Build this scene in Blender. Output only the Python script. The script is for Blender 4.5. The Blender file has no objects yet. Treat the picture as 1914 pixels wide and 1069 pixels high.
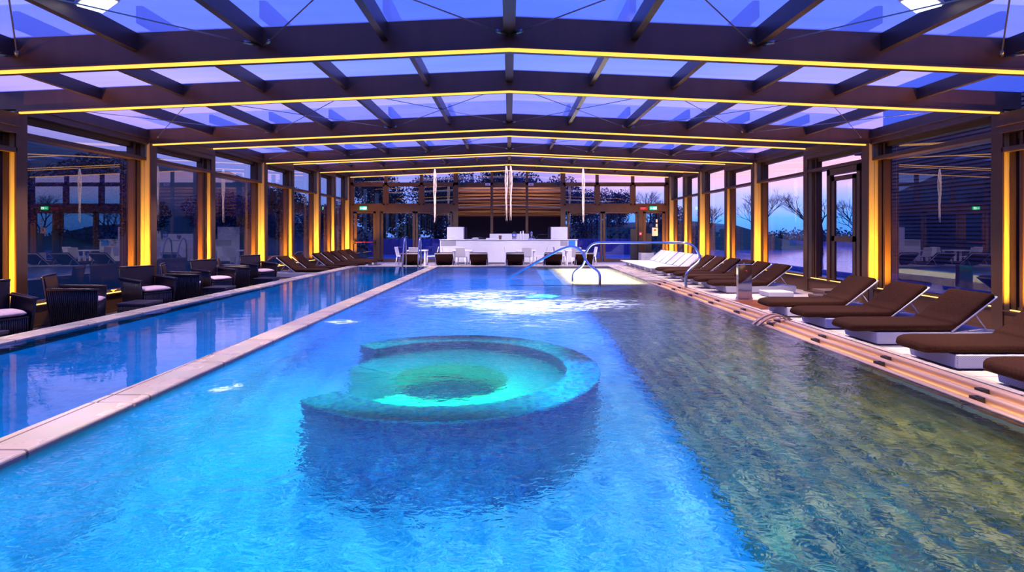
import bpy, bmesh, math, random
from mathutils import Vector, Matrix
random.seed(7)
PI = math.pi
sc = bpy.context.scene
COL = sc.collection

# ------------------------------------------------------------------ helpers
def link(o, parent=None):
    COL.objects.link(o)
    if parent is not None: o.parent = parent
    return o
def tag(o, label, cat, group=None, kind=None):
    o['label'] = label; o['category'] = cat
    if group: o['group'] = group
    if kind: o['kind'] = kind
    return o
def empty(name, loc=(0, 0, 0), rz=0.0):
    o = bpy.data.objects.new(name, None); o.empty_display_size = .2
    o.location = loc; o.rotation_euler = (0, 0, rz)
    return link(o)
def copy_tree(o, parent=None):
    c = o.copy(); COL.objects.link(c)
    if parent is not None: c.parent = parent
    for ch in list(o.children): copy_tree(ch, c)
    return c

class MB:
    def __init__(s): s.v = []; s.f = []; s.sm = []
    def add(s, vs, fs, smooth=False):
        n = len(s.v); s.v += [tuple(v) for v in vs]
        for f in fs: s.f.append(tuple(i + n for i in f)); s.sm.append(smooth)
        return s
    def box(s, a, b):
        x0, y0, z0 = a; x1, y1, z1 = b
        if x0 > x1: x0, x1 = x1, x0
        if y0 > y1: y0, y1 = y1, y0
        if z0 > z1: z0, z1 = z1, z0
        return s.add([(x0,y0,z0),(x1,y0,z0),(x1,y1,z0),(x0,y1,z0),(x0,y0,z1),(x1,y0,z1),(x1,y1,z1),(x0,y1,z1)],
                     [(0,3,2,1),(4,5,6,7),(0,1,5,4),(1,2,6,5),(2,3,7,6),(3,0,4,7)])
    def hexa(s, b4, t4):
        return s.add(list(b4) + list(t4), [(0,3,2,1),(4,5,6,7),(0,1,5,4),(1,2,6,5),(2,3,7,6),(3,0,4,7)])
    def quad(s, a, b, c, d): return s.add([a, b, c, d], [(0, 1, 2, 3)])
    def tube(s, pts, r, n=8, caps=True):
        pts = [Vector(p) for p in pts]
        rs = r if isinstance(r, (list, tuple)) else [r] * len(pts)
        vs = []; fs = []
        up = None
        for i, p in enumerate(pts):
            if i == 0: t = pts[1] - p
            elif i == len(pts) - 1: t = p - pts[i - 1]
            else: t = (pts[i + 1] - p).normalized() + (p - pts[i - 1]).normalized()
            if t.length < 1e-9: t = Vector((0, 0, 1))
            t.normalize()
            if up is None:
                up = Vector((0, 0, 1)) if abs(t.z) < .9 else Vector((1, 0, 0))
            a = t.cross(up)
            if a.length < 1e-6: a = t.orthogonal()
            a.normalize(); b = a.cross(t).normalized(); up = b
            for k in range(n):
                an = 2 * PI * k / n
                vs.append(p + (a * math.cos(an) + b * math.sin(an)) * rs[i])
        for i in range(len(pts) - 1):
            for k in range(n):
                fs.append((i*n + k, i*n + (k+1) % n, (i+1)*n + (k+1) % n, (i+1)*n + k))
        if caps:
            fs.append(tuple(range(n))[::-1]); fs.append(tuple((len(pts)-1)*n + k for k in range(n)))
        return s.add(vs, fs, True)
    def loft(s, rings, smooth=True):
        n = len(rings[0]); vs = [v for r in rings for v in r]; fs = []
        for i in range(len(rings) - 1):
            for k in range(n):
                fs.append((i*n + k, i*n + (k+1) % n, (i+1)*n + (k+1) % n, (i+1)*n + k))
        fs.append(tuple(range(n))[::-1]); fs.append(tuple((len(rings)-1)*n + k for k in range(n)))
        return s.add(vs, fs, smooth)
    def lathe(s, prof, c=(0, 0, 0), n=16):
        vs = []; fs = []
        for (r, z) in prof:
            for k in range(n):
                a = 2 * PI * k / n
                vs.append((c[0] + r * math.cos(a), c[1] + r * math.sin(a), c[2] + z))
        for i in range(len(prof) - 1):
            for k in range(n):
                fs.append((i*n + k, i*n + (k+1) % n, (i+1)*n + (k+1) % n, (i+1)*n + k))
        fs.append(tuple(range(n))[::-1]); fs.append(tuple((len(prof)-1)*n + k for k in range(n)))
        return s.add(vs, fs, True)
    def build(s, name, mat, parent=None, bevel=0, bseg=2):
        me = bpy.data.meshes.new(name)
        me.from_pydata(s.v, [], s.f); me.update()
        me.polygons.foreach_set('use_smooth', s.sm)
        me.materials.append(mat)
        o = bpy.data.objects.new(name, me)
        if bevel:
            m = o.modifiers.new('bevel', 'BEVEL'); m.width = bevel; m.segments = bseg; m.limit_method = 'ANGLE'
        return link(o, parent)

# ------------------------------------------------------------------ materials
def newmat(name):
    m = bpy.data.materials.new(name); m.use_nodes = True
    nt = m.node_tree; nt.nodes.clear()
    out = nt.nodes.new('ShaderNodeOutputMaterial')
    return m, nt, out
def nd(nt, t, **kw):
    n = nt.nodes.new(t)
    for k, v in kw.items():
        if k.startswith('_'): setattr(n, k[1:], v)
        else: n.inputs[k.replace('__', ' ')].default_value = v
    return n
def c4(c): return (c[0], c[1], c[2], 1.0)
def pbr(name, col, rough=.5, metal=0., noise=None, bump=0., bscale=40., spec=.5, col2=None, scale=(1,1,1), emis=None):
    m, nt, out = newmat(name)
    b = nt.nodes.new('ShaderNodeBsdfPrincipled'); L = nt.links
    b.inputs['Base Color'].default_value = c4(col); b.inputs['Roughness'].default_value = rough
    b.inputs['Metallic'].default_value = metal; b.inputs['Specular IOR Level'].default_value = spec
    tc = nt.nodes.new('ShaderNodeTexCoord'); mp = nt.nodes.new('ShaderNodeMapping'); mp.inputs['Scale'].default_value = scale
    L.new(tc.outputs['Object'], mp.inputs[0])
    if noise:
        n = nd(nt, 'ShaderNodeTexNoise', Scale=noise, Detail=4.)
        r = nt.nodes.new('ShaderNodeValToRGB'); c2 = col2 or tuple(x * .6 for x in col)
        r.color_ramp.elements[0].position = .35; r.color_ramp.elements[0].color = c4(c2)
        r.color_ramp.elements[1].position = .65; r.color_ramp.elements[1].color = c4(col)
        L.new(mp.outputs[0], n.inputs['Vector']); L.new(n.outputs['Fac'], r.inputs[0]); L.new(r.outputs[0], b.inputs['Base Color'])
    if bump:
        n2 = nd(nt, 'ShaderNodeTexNoise', Scale=bscale, Detail=2.)
        L.new(mp.outputs[0], n2.inputs['Vector'])
        bm = nd(nt, 'ShaderNodeBump', Strength=bump, Distance=.01)
        L.new(n2.outputs['Fac'], bm.inputs['Height']); L.new(bm.outputs[0], b.inputs['Normal'])
    if emis:
        b.inputs['Emission Color'].default_value = c4(emis[0]); b.inputs['Emission Strength'].default_value = emis[1]
    L.new(b.outputs[0], out.inputs[0])
    return m
def emit(name, col, s):
    m, nt, out = newmat(name)
    e = nd(nt, 'ShaderNodeEmission', Color=c4(col), Strength=s); nt.links.new(e.outputs[0], out.inputs[0])
    return m
def weave(name, col, sc_=160., rough=.6):
    m, nt, out = newmat(name); L = nt.links
    b = nt.nodes.new('ShaderNodeBsdfPrincipled'); b.inputs['Roughness'].default_value = rough
    tc = nt.nodes.new('ShaderNodeTexCoord')
    w1 = nd(nt, 'ShaderNodeTexChecker', Scale=sc_); L.new(tc.outputs['Object'], w1.inputs['Vector'])
    w1.inputs['Color1'].default_value = c4(col); w1.inputs['Color2'].default_value = c4(tuple(x * .72 for x in col))
    L.new(w1.outputs[0], b.inputs['Base Color'])
    bm = nd(nt, 'ShaderNodeBump', Strength=.4, Distance=.004); L.new(w1.outputs['Fac'], bm.inputs['Height']); L.new(bm.outputs[0], b.inputs['Normal'])
    L.new(b.outputs[0], out.inputs[0]); return m
def tiles(name, col, col2, grout, w, h, rough=.3, msize=.006, offset=.0, nz=2., rot=0):
    m, nt, out = newmat(name); L = nt.links
    b = nt.nodes.new('ShaderNodeBsdfPrincipled'); b.inputs['Roughness'].default_value = rough
    tc = nt.nodes.new('ShaderNodeTexCoord')
    mp = nt.nodes.new('ShaderNodeMapping'); mp.inputs['Rotation'].default_value = (0, 0, rot); L.new(tc.outputs['Object'], mp.inputs[0])
    br = nt.nodes.new('ShaderNodeTexBrick'); br.offset = offset; br.squash = 1
    br.inputs['Color1'].default_value = c4(col); br.inputs['Color2'].default_value = c4(col2); br.inputs['Mortar'].default_value = c4(grout)
    br.inputs['Scale'].default_value = 1.; br.inputs['Mortar Size'].default_value = msize
    br.inputs['Brick Width'].default_value = w; br.inputs['Row Height'].default_value = h
    L.new(mp.outputs[0], br.inputs['Vector'])
    n = nd(nt, 'ShaderNodeTexNoise', Scale=nz, Detail=5.); L.new(tc.outputs['Object'], n.inputs['Vector'])
    mx = nt.nodes.new('ShaderNodeMixRGB'); mx.blend_type = 'MULTIPLY'; mx.inputs[0].default_value = .35
    L.new(br.outputs['Color'], mx.inputs[1]); L.new(n.outputs['Color'], mx.inputs[2])
    mr = nd(nt, 'ShaderNodeMapRange'); mr.inputs['To Min'].default_value = rough*.5; mr.inputs['To Max'].default_value = rough*1.4
    L.new(n.outputs['Fac'], mr.inputs[0]); L.new(mr.outputs[0], b.inputs['Roughness'])
    L.new(mx.outputs[0], b.inputs['Base Color']); L.new(b.outputs[0], out.inputs[0]); return m

M = {}
M['bronze'] = pbr('bronze_cladding', (.115, .058, .035), .42, .25, noise=6, col2=(.095, .048, .03), scale=(1, 1, .05))
M['column'] = pbr('column_cladding', (.60, .50, .25), .5, .0, noise=9, col2=(.52, .42, .2), scale=(6, 6, .1))
M['purlin'] = pbr('purlin_paint', (.075, .045, .04), .4, .3)
M['dark'] = pbr('black_gasket', (.012, .012, .016), .4)
M['dado'] = pbr('dado_panel', (.13, .06, .03), .35, .2)
M['led'] = emit('warm_led', (1., .45, .07), 1.05)
M['ledsill'] = emit('sill_led', (1., .55, .14), 1.6)
M['ledchan'] = emit('channel_led', (1., .62, .26), 5.)
M['coping'] = tiles('coping_stone', (.86, .74, .58), (.78, .67, .52), (.25, .18, .14), 3.0, 1.0, .28, .008, nz=3.)
M['bar_wood'] = pbr('overflow_bar', (.66, .42, .27), .35, noise=5, col2=(.56, .35, .22), scale=(1, .1, 1))
M['deck'] = tiles('deck_tile', (.86, .72, .64), (.80, .67, .6), (.30, .22, .2), .6, .6, .35, .008)
M['deck_left'] = tiles('deck_tile_dark', (.10, .075, .08), (.30, .26, .30), (.03, .03, .04), .3, .09, .4, .01)
M['brown_fabric'] = pbr('brown_fabric', (.044, .016, .010), .95, noise=60, col2=(.026, .010, .007), bump=.5, bscale=300, spec=.1)
M['white_weave'] = weave('white_weave', (.9, .88, .9), 90)
M['white_plastic'] = pbr('white_plastic', (.78, .77, .80), .4)
M['white_frame'] = pbr('white_metal', (.8, .78, .76), .35)
M['white_lac'] = pbr('white_laminate', (.80, .79, .84), .45, noise=3, col2=(.76, .75, .8))
M['cane'] = pbr('dark_cane', (.008, .005, .010), .38, noise=30, col2=(.022, .012, .02), spec=.6)
M['cane_top'] = weave('cane_weave', (.016, .014, .045), 60, .4)
M['cushion'] = pbr('pale_cushion', (.78, .58, .62), .85, noise=25, col2=(.72, .52, .57), bump=.3, bscale=60)
M['brown_wicker'] = weave('brown_wicker', (.17, .10, .075), 80)
M['steel'] = pbr('polished_steel', (.75, .75, .78), .12, 1.)
M['steel_dark'] = pbr('cable_steel', (.32, .3, .32), .35, .9)
M['mirror'] = pbr('mirror_steel', (.7, .68, .68), .08, 1., bump=.12, bscale=6)
M['redwood'] = pbr('red_platform', (.32, .10, .05), .12, noise=5)
M['green'] = emit('exit_green', (.02, .75, .28), 1.6)
M['signwhite'] = emit('exit_white', (.85, 1., .9), 2.2)
M['red'] = pbr('red_paint', (.6, .03, .02), .4)
M['paper'] = pbr('paper', (.8, .75, .8), .7)
M['grey'] = pbr('grey_plastic', (.35, .35, .42), .4)
M['bluebox'] = pbr('blue_plastic', (.03, .22, .7), .4)
M['icicle'] = pbr('icicle_strands', (.9, .75, .72), .35, emis=((1., .70, .64), .42))
M['lamp_panel'] = emit('lamp_diffuser', (.85, .87, 1.), 1.6)
M['slat_wood'] = pbr('slat_wood', (.20, .07, .03), .5, noise=3, col2=(.13, .045, .02), scale=(.3, 1, 8))
M['bldg'] = pbr('dark_render', (.035, .045, .09), .6)
M['bldg_slat'] = pbr('dark_slats', (.045, .05, .09), .5)
M['bark'] = pbr('dark_bark', (.014, .015, .025), .9)
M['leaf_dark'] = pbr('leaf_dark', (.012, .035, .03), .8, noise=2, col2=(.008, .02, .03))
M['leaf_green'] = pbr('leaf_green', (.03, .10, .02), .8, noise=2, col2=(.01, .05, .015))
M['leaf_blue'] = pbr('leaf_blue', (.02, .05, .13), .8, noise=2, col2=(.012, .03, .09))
M['grass'] = pbr('lawn', (.06, .11, .035), .9, noise=4, col2=(.09, .075, .03), bump=.5, bscale=30)
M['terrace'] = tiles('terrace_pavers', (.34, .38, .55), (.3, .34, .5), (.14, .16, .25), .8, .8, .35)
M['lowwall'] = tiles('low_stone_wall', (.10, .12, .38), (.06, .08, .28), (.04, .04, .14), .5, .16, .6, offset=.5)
M['pool_out'] = pbr('outdoor_pool_water', (.10, .25, .52), .12, bump=.2, bscale=4)
M['chrome_blk'] = pbr('speaker_black', (.02, .02, .03), .4)

def glass_mat(name, ior=1.75, tint=(.82, .86, .92)):
    m, nt, out = newmat(name); L = nt.links
    t = nd(nt, 'ShaderNodeBsdfTransparent', Color=c4(tint)); g = nd(nt, 'ShaderNodeBsdfGlossy', Color=(1, 1, 1, 1), Roughness=0.0)
    f = nd(nt, 'ShaderNodeFresnel', IOR=ior); mx = nt.nodes.new('ShaderNodeMixShader')
    L.new(f.outputs[0], mx.inputs[0]); L.new(t.outputs[0], mx.inputs[1]); L.new(g.outputs[0], mx.inputs[2]); L.new(mx.outputs[0], out.inputs[0])
    return m
M['glass'] = glass_mat('window_glass', 1.6, (.9, .92, .96))
M['glass_dark'] = glass_mat('dark_window_glass', 2.3, (.62, .66, .75))
M['glass_back'] = glass_mat('back_window_glass', 2.0, (.8, .82, .95))

def roof_mat():
    m, nt, out = newmat('translucent_roof'); L = nt.links
    tc = nt.nodes.new('ShaderNodeTexCoord'); mp = nt.nodes.new('ShaderNodeMapping'); mp.inputs['Scale'].default_value = (1.2, 9, 1)
    L.new(tc.outputs['Object'], mp.inputs[0])
    n = nd(nt, 'ShaderNodeTexNoise', Scale=.6, Detail=3.); L.new(mp.outputs[0], n.inputs['Vector'])
    r = nt.nodes.new('ShaderNodeValToRGB'); r.color_ramp.elements[0].position = .3; r.color_ramp.elements[0].color = (.76, .78, .92, 1)
    r.color_ramp.elements[1].position = .7; r.color_ramp.elements[1].color = (.95, .95, 1, 1)
    L.new(n.outputs['Fac'], r.inputs[0])
    t = nt.nodes.new('ShaderNodeBsdfTransparent'); L.new(r.outputs[0], t.inputs[0])
    tr = nd(nt, 'ShaderNodeBsdfTranslucent', Color=(1., .93, 1, 1))
    mx = nt.nodes.new('ShaderNodeMixShader'); mx.inputs[0].default_value = .55
    L.new(t.outputs[0], mx.inputs[1]); L.new(tr.outputs[0], mx.inputs[2])
    g = nd(nt, 'ShaderNodeBsdfGlossy', Roughness=.25); mx2 = nt.nodes.new('ShaderNodeMixShader'); mx2.inputs[0].default_value = .05
    L.new(mx.outputs[0], mx2.inputs[1]); L.new(g.outputs[0], mx2.inputs[2]); L.new(mx2.outputs[0], out.inputs[0])
    return m
M['roof'] = roof_mat()

def mosaic(name, cols, sc_=28., rough=.35, zone=None):
    """small square mosaic, colour per tessera"""
    m, nt, out = newmat(name); L = nt.links
    b = nt.nodes.new('ShaderNodeBsdfPrincipled'); b.inputs['Roughness'].default_value = rough
    tc = nt.nodes.new('ShaderNodeTexCoord')
    v = nt.nodes.new('ShaderNodeVectorMath'); v.operation = 'SCALE'; v.inputs['Scale'].default_value = sc_; L.new(tc.outputs['Object'], v.inputs[0])
    fl = nt.nodes.new('ShaderNodeVectorMath'); fl.operation = 'FLOOR'; L.new(v.outputs[0], fl.inputs[0])
    wn = nt.nodes.new('ShaderNodeTexWhiteNoise'); L.new(fl.outputs[0], wn.inputs['Vector'])
    r = nt.nodes.new('ShaderNodeValToRGB'); r.color_ramp.interpolation = 'CONSTANT'
    r.color_ramp.elements[0].color = c4(cols[0]); r.color_ramp.elements[1].color = c4(cols[-1]); r.color_ramp.elements[1].position = (len(cols) - 1) / len(cols)
    for i, c in enumerate(cols[1:-1]):
        e = r.color_ramp.elements.new((i + 1) / len(cols)); e.color = c4(c)
    L.new(wn.outputs['Value'], r.inputs[0])
    n = nd(nt, 'ShaderNodeTexNoise', Scale=1.3, Detail=4.); L.new(tc.outputs['Object'], n.inputs['Vector'])
    mx = nt.nodes.new('ShaderNodeMixRGB'); mx.blend_type = 'MULTIPLY'; mx.inputs[0].default_value = .5
    L.new(r.outputs[0], mx.inputs[1]); L.new(n.outputs['Fac'], mx.inputs[2])
    L.new(mx.outputs[0], b.inputs['Base Color']); L.new(b.outputs[0], out.inputs[0]); return m
M['mos_main'] = mosaic('mosaic_cyan', [(.25, .75, .9), (.2, .65, .85), (.35, .8, .9), (.16, .6, .8)])
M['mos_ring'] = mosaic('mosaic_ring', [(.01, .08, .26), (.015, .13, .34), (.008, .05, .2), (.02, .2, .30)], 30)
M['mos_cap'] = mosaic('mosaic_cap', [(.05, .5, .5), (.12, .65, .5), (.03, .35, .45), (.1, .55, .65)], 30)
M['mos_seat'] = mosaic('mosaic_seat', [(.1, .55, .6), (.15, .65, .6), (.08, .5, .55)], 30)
M['mos_lap'] = mosaic('mosaic_lap', [(.3, .62, .85), (.28, .58, .82), (.34, .66, .88)], 12)
M['step_stone'] = pbr('step_stone', (.26, .24, .13), .6, noise=4, col2=(.07, .10, .07), scale=(2, 1, 1))
M['ledge'] = pbr('ledge_tile', (.85, .8, .72), .5, noise=4, col2=(.7, .66, .6))

def water_mat(name, s1, d1, s2, d2, foam=None, tint=(.9, .97, 1)):
    m, nt, out = newmat(name); L = nt.links
    tc = nt.nodes.new('ShaderNodeTexCoord')
    mp = nt.nodes.new('ShaderNodeMapping'); mp.inputs['Scale'].default_value = (1, 1.5, 1); L.new(tc.outputs['Object'], mp.inputs[0])
    n1 = nd(nt, 'ShaderNodeTexNoise', Scale=s1, Detail=3., Distortion=.8); L.new(mp.outputs[0], n1.inputs['Vector'])
    n2 = nd(nt, 'ShaderNodeTexNoise', Scale=s2, Detail=2., Distortion=1.2); L.new(mp.outputs[0], n2.inputs['Vector'])
    b1 = nd(nt, 'ShaderNodeBump', Strength=1., Distance=d1); L.new(n1.outputs['Fac'], b1.inputs['Height'])
    b2 = nd(nt, 'ShaderNodeBump', Strength=1., Distance=d2); L.new(n2.outputs['Fac'], b2.inputs['Height']); L.new(b1.outputs[0], b2.inputs['Normal'])
    g = nd(nt, 'ShaderNodeBsdfGlass', Color=c4(tint), Roughness=0.0, IOR=1.33); L.new(b2.outputs[0], g.inputs['Normal'])
    last = g.outputs[0]
    if foam:
        sep = nt.nodes.new('ShaderNodeSeparateXYZ'); L.new(tc.outputs['Object'], sep.inputs[0])
        fac = None
        for (cx, cy, rx, ry, amp) in foam:
            def mth(op, a, b=None):
                q = nt.nodes.new('ShaderNodeMath'); q.operation = op
                for i, w in enumerate((a, b)):
                    if w is None: continue
                    if isinstance(w, (int, float)): q.inputs[i].default_value = w
                    else: L.new(w, q.inputs[i])
                return q.outputs[0]
            dx = mth('MULTIPLY', mth('SUBTRACT', sep.outputs[0], cx), 1 / rx); dy = mth('MULTIPLY', mth('SUBTRACT', sep.outputs[1], cy), 1 / ry)
            d = mth('ADD', mth('MULTIPLY', dx, dx), mth('MULTIPLY', dy, dy))
            w = mth('MULTIPLY', mth('EXPONENT', mth('MULTIPLY', d, -1.)), amp)
            fac = w if fac is None else mth('MAXIMUM', fac, w)
        mpf = nt.nodes.new('ShaderNodeMapping'); mpf.inputs['Scale'].default_value = (.8, 2.0, 1); L.new(tc.outputs['Object'], mpf.inputs[0])
        nf = nd(nt, 'ShaderNodeTexNoise', Scale=3.4, Detail=7., Distortion=1.8, Roughness=.68); L.new(mpf.outputs[0], nf.inputs['Vector'])
        ns = nt.nodes.new('ShaderNodeMapRange'); ns.interpolation_type = 'SMOOTHSTEP'; ns.inputs['From Min'].default_value = .40; ns.inputs['From Max'].default_value = .66; L.new(nf.outputs['Fac'], ns.inputs[0])
        tot = mth('MULTIPLY', fac, ns.outputs[0])
        sm = nt.nodes.new('ShaderNodeMapRange'); sm.interpolation_type = 'SMOOTHSTEP'
        sm.inputs['From Min'].default_value = .02; sm.inputs['From Max'].default_value = .75; sm.inputs['To Max'].default_value = .9
        L.new(tot, sm.inputs[0])
        df = nd(nt, 'ShaderNodeBsdfPrincipled'); df.inputs['Base Color'].default_value = (.9, .88, .86, 1); df.inputs['Roughness'].default_value = .7
        df.inputs['Subsurface Weight'].default_value = 0
        tl = nd(nt, 'ShaderNodeBsdfTranslucent', Color=(.9, .95, 1, 1)); mm = nt.nodes.new('ShaderNodeMixShader'); mm.inputs[0].default_value = .75
        L.new(df.outputs[0], mm.inputs[1]); L.new(tl.outputs[0], mm.inputs[2])
        mx = nt.nodes.new('ShaderNodeMixShader'); L.new(sm.outputs[0], mx.inputs[0]); L.new(last, mx.inputs[1]); L.new(mm.outputs[0], mx.inputs[2])
        last = mx.outputs[0]
    L.new(last, out.inputs[0]); return m
M['water_main'] = water_mat('pool_water', 2.8, .016, 13., .0048,
    foam=[(.0, 9.0, 1.6, 1.0, 1.5), (1.6, 9.3, 1.5, .8, .9), (-.8, 10.4, 2.0, 1.1, .9), (.2, 7.6, 2.0, 1.2, .55), (.2, 10.5, 3.2, 3.5, .30),
          (-2.33, 4.32, .14, .11, 1.4), (-2.38, 7.45, .25, .16, 1.3), (-2.1, 11.5, .4, .35, .8), (2.4, 15.5, 1.2, 3.2, .6)])  # tiny patches: splash foam doubling as painted lamp glints; ledge patch paints bright ripples
M['water_lap'] = water_mat('lap_pool_water', 1.2, .0025, 7., .0004)

# ------------------------------------------------------------------ world
w = bpy.data.worlds.new('dusk'); sc.world = w; w.use_nodes = True
nt = w.node_tree; nt.nodes.clear(); L = nt.links
out = nt.nodes.new('ShaderNodeOutputWorld'); bg = nd(nt, 'ShaderNodeBackground', Strength=1.0)
tc = nt.nodes.new('ShaderNodeTexCoord'); sep = nt.nodes.new('ShaderNodeSeparateXYZ'); L.new(tc.outputs['Generated'], sep.inputs[0])
def m_(op, a, b=None):
    q = nt.nodes.new('ShaderNodeMath'); q.operation = op
    for i, x in enumerate((a, b)):
        if x is None: continue
        if isinstance(x, (int, float)): q.inputs[i].default_value = x
        else: L.new(x, q.inputs[i])
    return q.outputs[0]
ax = m_('ABSOLUTE', sep.outputs[0])
mpw = nt.nodes.new('ShaderNodeMapping'); mpw.inputs['Scale'].default_value = (1.5, 1.5, 9); L.new(tc.outputs['Generated'], mpw.inputs[0])
nz = nd(nt, 'ShaderNodeTexNoise', Scale=2.2, Detail=5.); L.new(mpw.outputs[0], nz.inputs['Vector'])
# elevation (sine), pulled down to the sides where the sunset band climbs higher
k = m_('SUBTRACT', 1.0, m_('MULTIPLY', m_('MULTIPLY', ax, ax), .42))
el = m_('ADD', m_('MULTIPLY', sep.outputs[2], k), m_('MULTIPLY', m_('SUBTRACT', nz.outputs['Fac'], .5), .07))
rp = nt.nodes.new('ShaderNodeValToRGB'); L.new(el, rp.inputs[0])
E = rp.color_ramp.elements
E[0].position = 0.0; E[0].color = (.06, .22, .75, 1)
E[1].position = 1.0; E[1].color = (.008, .05, .75, 1)
for p, c in [(.03, (.10, .32, .92)), (.065, (.55, .42, .80)), (.10, (.85, .38, .50)), (.15, (.72, .42, .78)), (.20, (.62, .46, 1.0)), (.27, (.26, .32, 1.0)), (.38, (.04, .19, 1.0)), (.55, (.012, .09, .9))]:
    e = E.new(p); e.color = c4(c)
lo = nt.nodes.new('ShaderNodeMapRange'); lo.interpolation_type = 'SMOOTHSTEP'; lo.inputs['From Min'].default_value = .17; lo.inputs['From Max'].default_value = .10; L.new(el, lo.inputs[0])
lf = nt.nodes.new('ShaderNodeMapRange'); lf.interpolation_type = 'SMOOTHSTEP'; lf.inputs['From Min'].default_value = .30; lf.inputs['From Max'].default_value = .0; L.new(sep.outputs[0], lf.inputs[0])
mxs = nt.nodes.new('ShaderNodeMixRGB'); L.new(m_('MULTIPLY', m_('MULTIPLY', lo.outputs[0], lf.outputs[0]), .85), mxs.inputs[0]); L.new(rp.outputs[0], mxs.inputs[1]); mxs.inputs[2].default_value = (.10, .20, .62, 1)
L.new(mxs.outputs[0], bg.inputs[0]); L.new(bg.outputs[0], out.inputs[0])

# ------------------------------------------------------------------ camera
cam = bpy.data.cameras.new('camera'); co = bpy.data.objects.new('camera', cam); COL.objects.link(co)
co.location = (0, 0, 1.5); co.rotation_euler = (PI / 2, 0, 0)
cam.sensor_width = 36; cam.lens = 985 / 1914 * 36; cam.shift_x = 5 / 1914; cam.shift_y = -104.5 / 1914
cam.clip_end = 500; sc.camera = co
sc.view_settings.view_transform = 'Standard'; sc.view_settings.look = 'None'; sc.view_settings.exposure = 1.0; sc.view_settings.gamma = 1.0
cy = sc.cycles
cy.use_denoising = True; cy.max_bounces = 9; cy.diffuse_bounces = 3; cy.glossy_bounces = 4; cy.transmission_bounces = 5; cy.transparent_max_bounces = 12
cy.caustics_reflective = False; cy.caustics_refractive = False; cy.sample_clamp_indirect = 1.2; cy.sample_clamp_direct = 0
cy.use_adaptive_sampling = True; cy.adaptive_threshold = .02; cy.blur_glossy = .3

def light(name, kind, loc, col, power, label, size=.2, sy=None, direction=(0, 0, -1), spread=None, spot=None):
    d = bpy.data.lights.new(name, kind); d.color = col; d.energy = power
    if kind == 'AREA':
        d.shape = 'RECTANGLE'; d.size = size; d.size_y = sy or size
        if spread: d.spread = spread
    elif kind == 'SPOT': d.spot_size = spot or 1.2; d.spot_blend = .6; d.shadow_soft_size = size
    else: d.shadow_soft_size = size
    o = bpy.data.objects.new(name, d); COL.objects.link(o); o.location = loc
    o.rotation_euler = Vector(direction).to_track_quat('-Z', 'Y').to_euler()
    tag(o, label, 'light'); return o

# ================================================================== THE BUILDING
SEG = [dict(W=7.05, z=2.92, f=[-.8, 2.2, 4.96]), dict(W=7.15, z=3.235, f=[7.66, 10.53]), dict(W=7.25, z=3.51, f=[12.84, 15.66]),
       dict(W=7.35, z=3.76, f=[17.86, 20.40]), dict(W=7.42, z=3.99, f=[22.40, 24.50])]
RISE, BH, FD, CW = .31, .29, .13, .29
FR = [(y, s) for s in SEG for y in s['f']]
ordn = ['first', 'second', 'third', 'fourth', 'fifth', 'sixth', 'seventh', 'eighth', 'ninth', 'tenth', 'eleventh', 'twelfth', 'thirteenth']

def portal(i, y, s):
    W, z = s['W'], s['z']
    root = empty('beam_frame', (0, y, 0)); nv = i - 1
    tag(root, f"bronze gable roof beam on two posts, {ordn[max(nv,0)]} one counted from the camera" if i > 1 else "bronze gable roof beam on two posts, just behind the camera" if i == 1 else "bronze gable roof beam on two posts, over the near pool deck",
        'roof frame', 'bronze gable frames across the hall', 'structure')
    Wo = W + CW
    b = MB()
    for sx in (-1, 1):
        zr, ze = z + RISE, z - RISE * CW / W
        b.hexa([(0, 0, zr), (sx * Wo, 0, ze), (sx * Wo, FD, ze), (0, FD, zr)], [(0, 0, zr + BH), (sx * Wo, 0, ze + BH), (sx * Wo, FD, ze + BH), (0, FD, zr + BH)])
        # thin bottom flange
        b.hexa([(0, -.02, zr - .02), (sx * W, -.02, z - .02), (sx * W, FD + .02, z - .02), (0, FD + .02, zr - .02)], [(0, -.02, zr), (sx * W, -.02, z), (sx * W, FD + .02, z), (0, FD + .02, zr)])
    b.build('beam', M['bronze'], root)
    for sx in (-1, 1):
        c = MB(); c.box((sx * (W + .02), .0, 0), (sx * Wo, FD, z + .02)); c.build('column', M['column'], root)
        t = MB(); t.box((sx * W, -.02, 0), (sx * (W + .025), FD + .03, z)); t.box((sx * (W + .14), -.004, .3), (sx * (W + .145), .0, z)); t.build('column_edge', M['bronze'], root)
        l = MB()
        l.hexa([(0, -.012, z + RISE - .045), (sx * (W - .03), -.012, z - .045), (sx * (W - .03), .02, z - .045), (0, .02, z + RISE - .045)],
               [(0, -.012, z + RISE - .02), (sx * (W - .03), -.012, z - .02), (sx * (W - .03), .02, z - .02), (0, .02, z + RISE - .02)])
        l.build('light_strip', M['led'], root)
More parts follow.
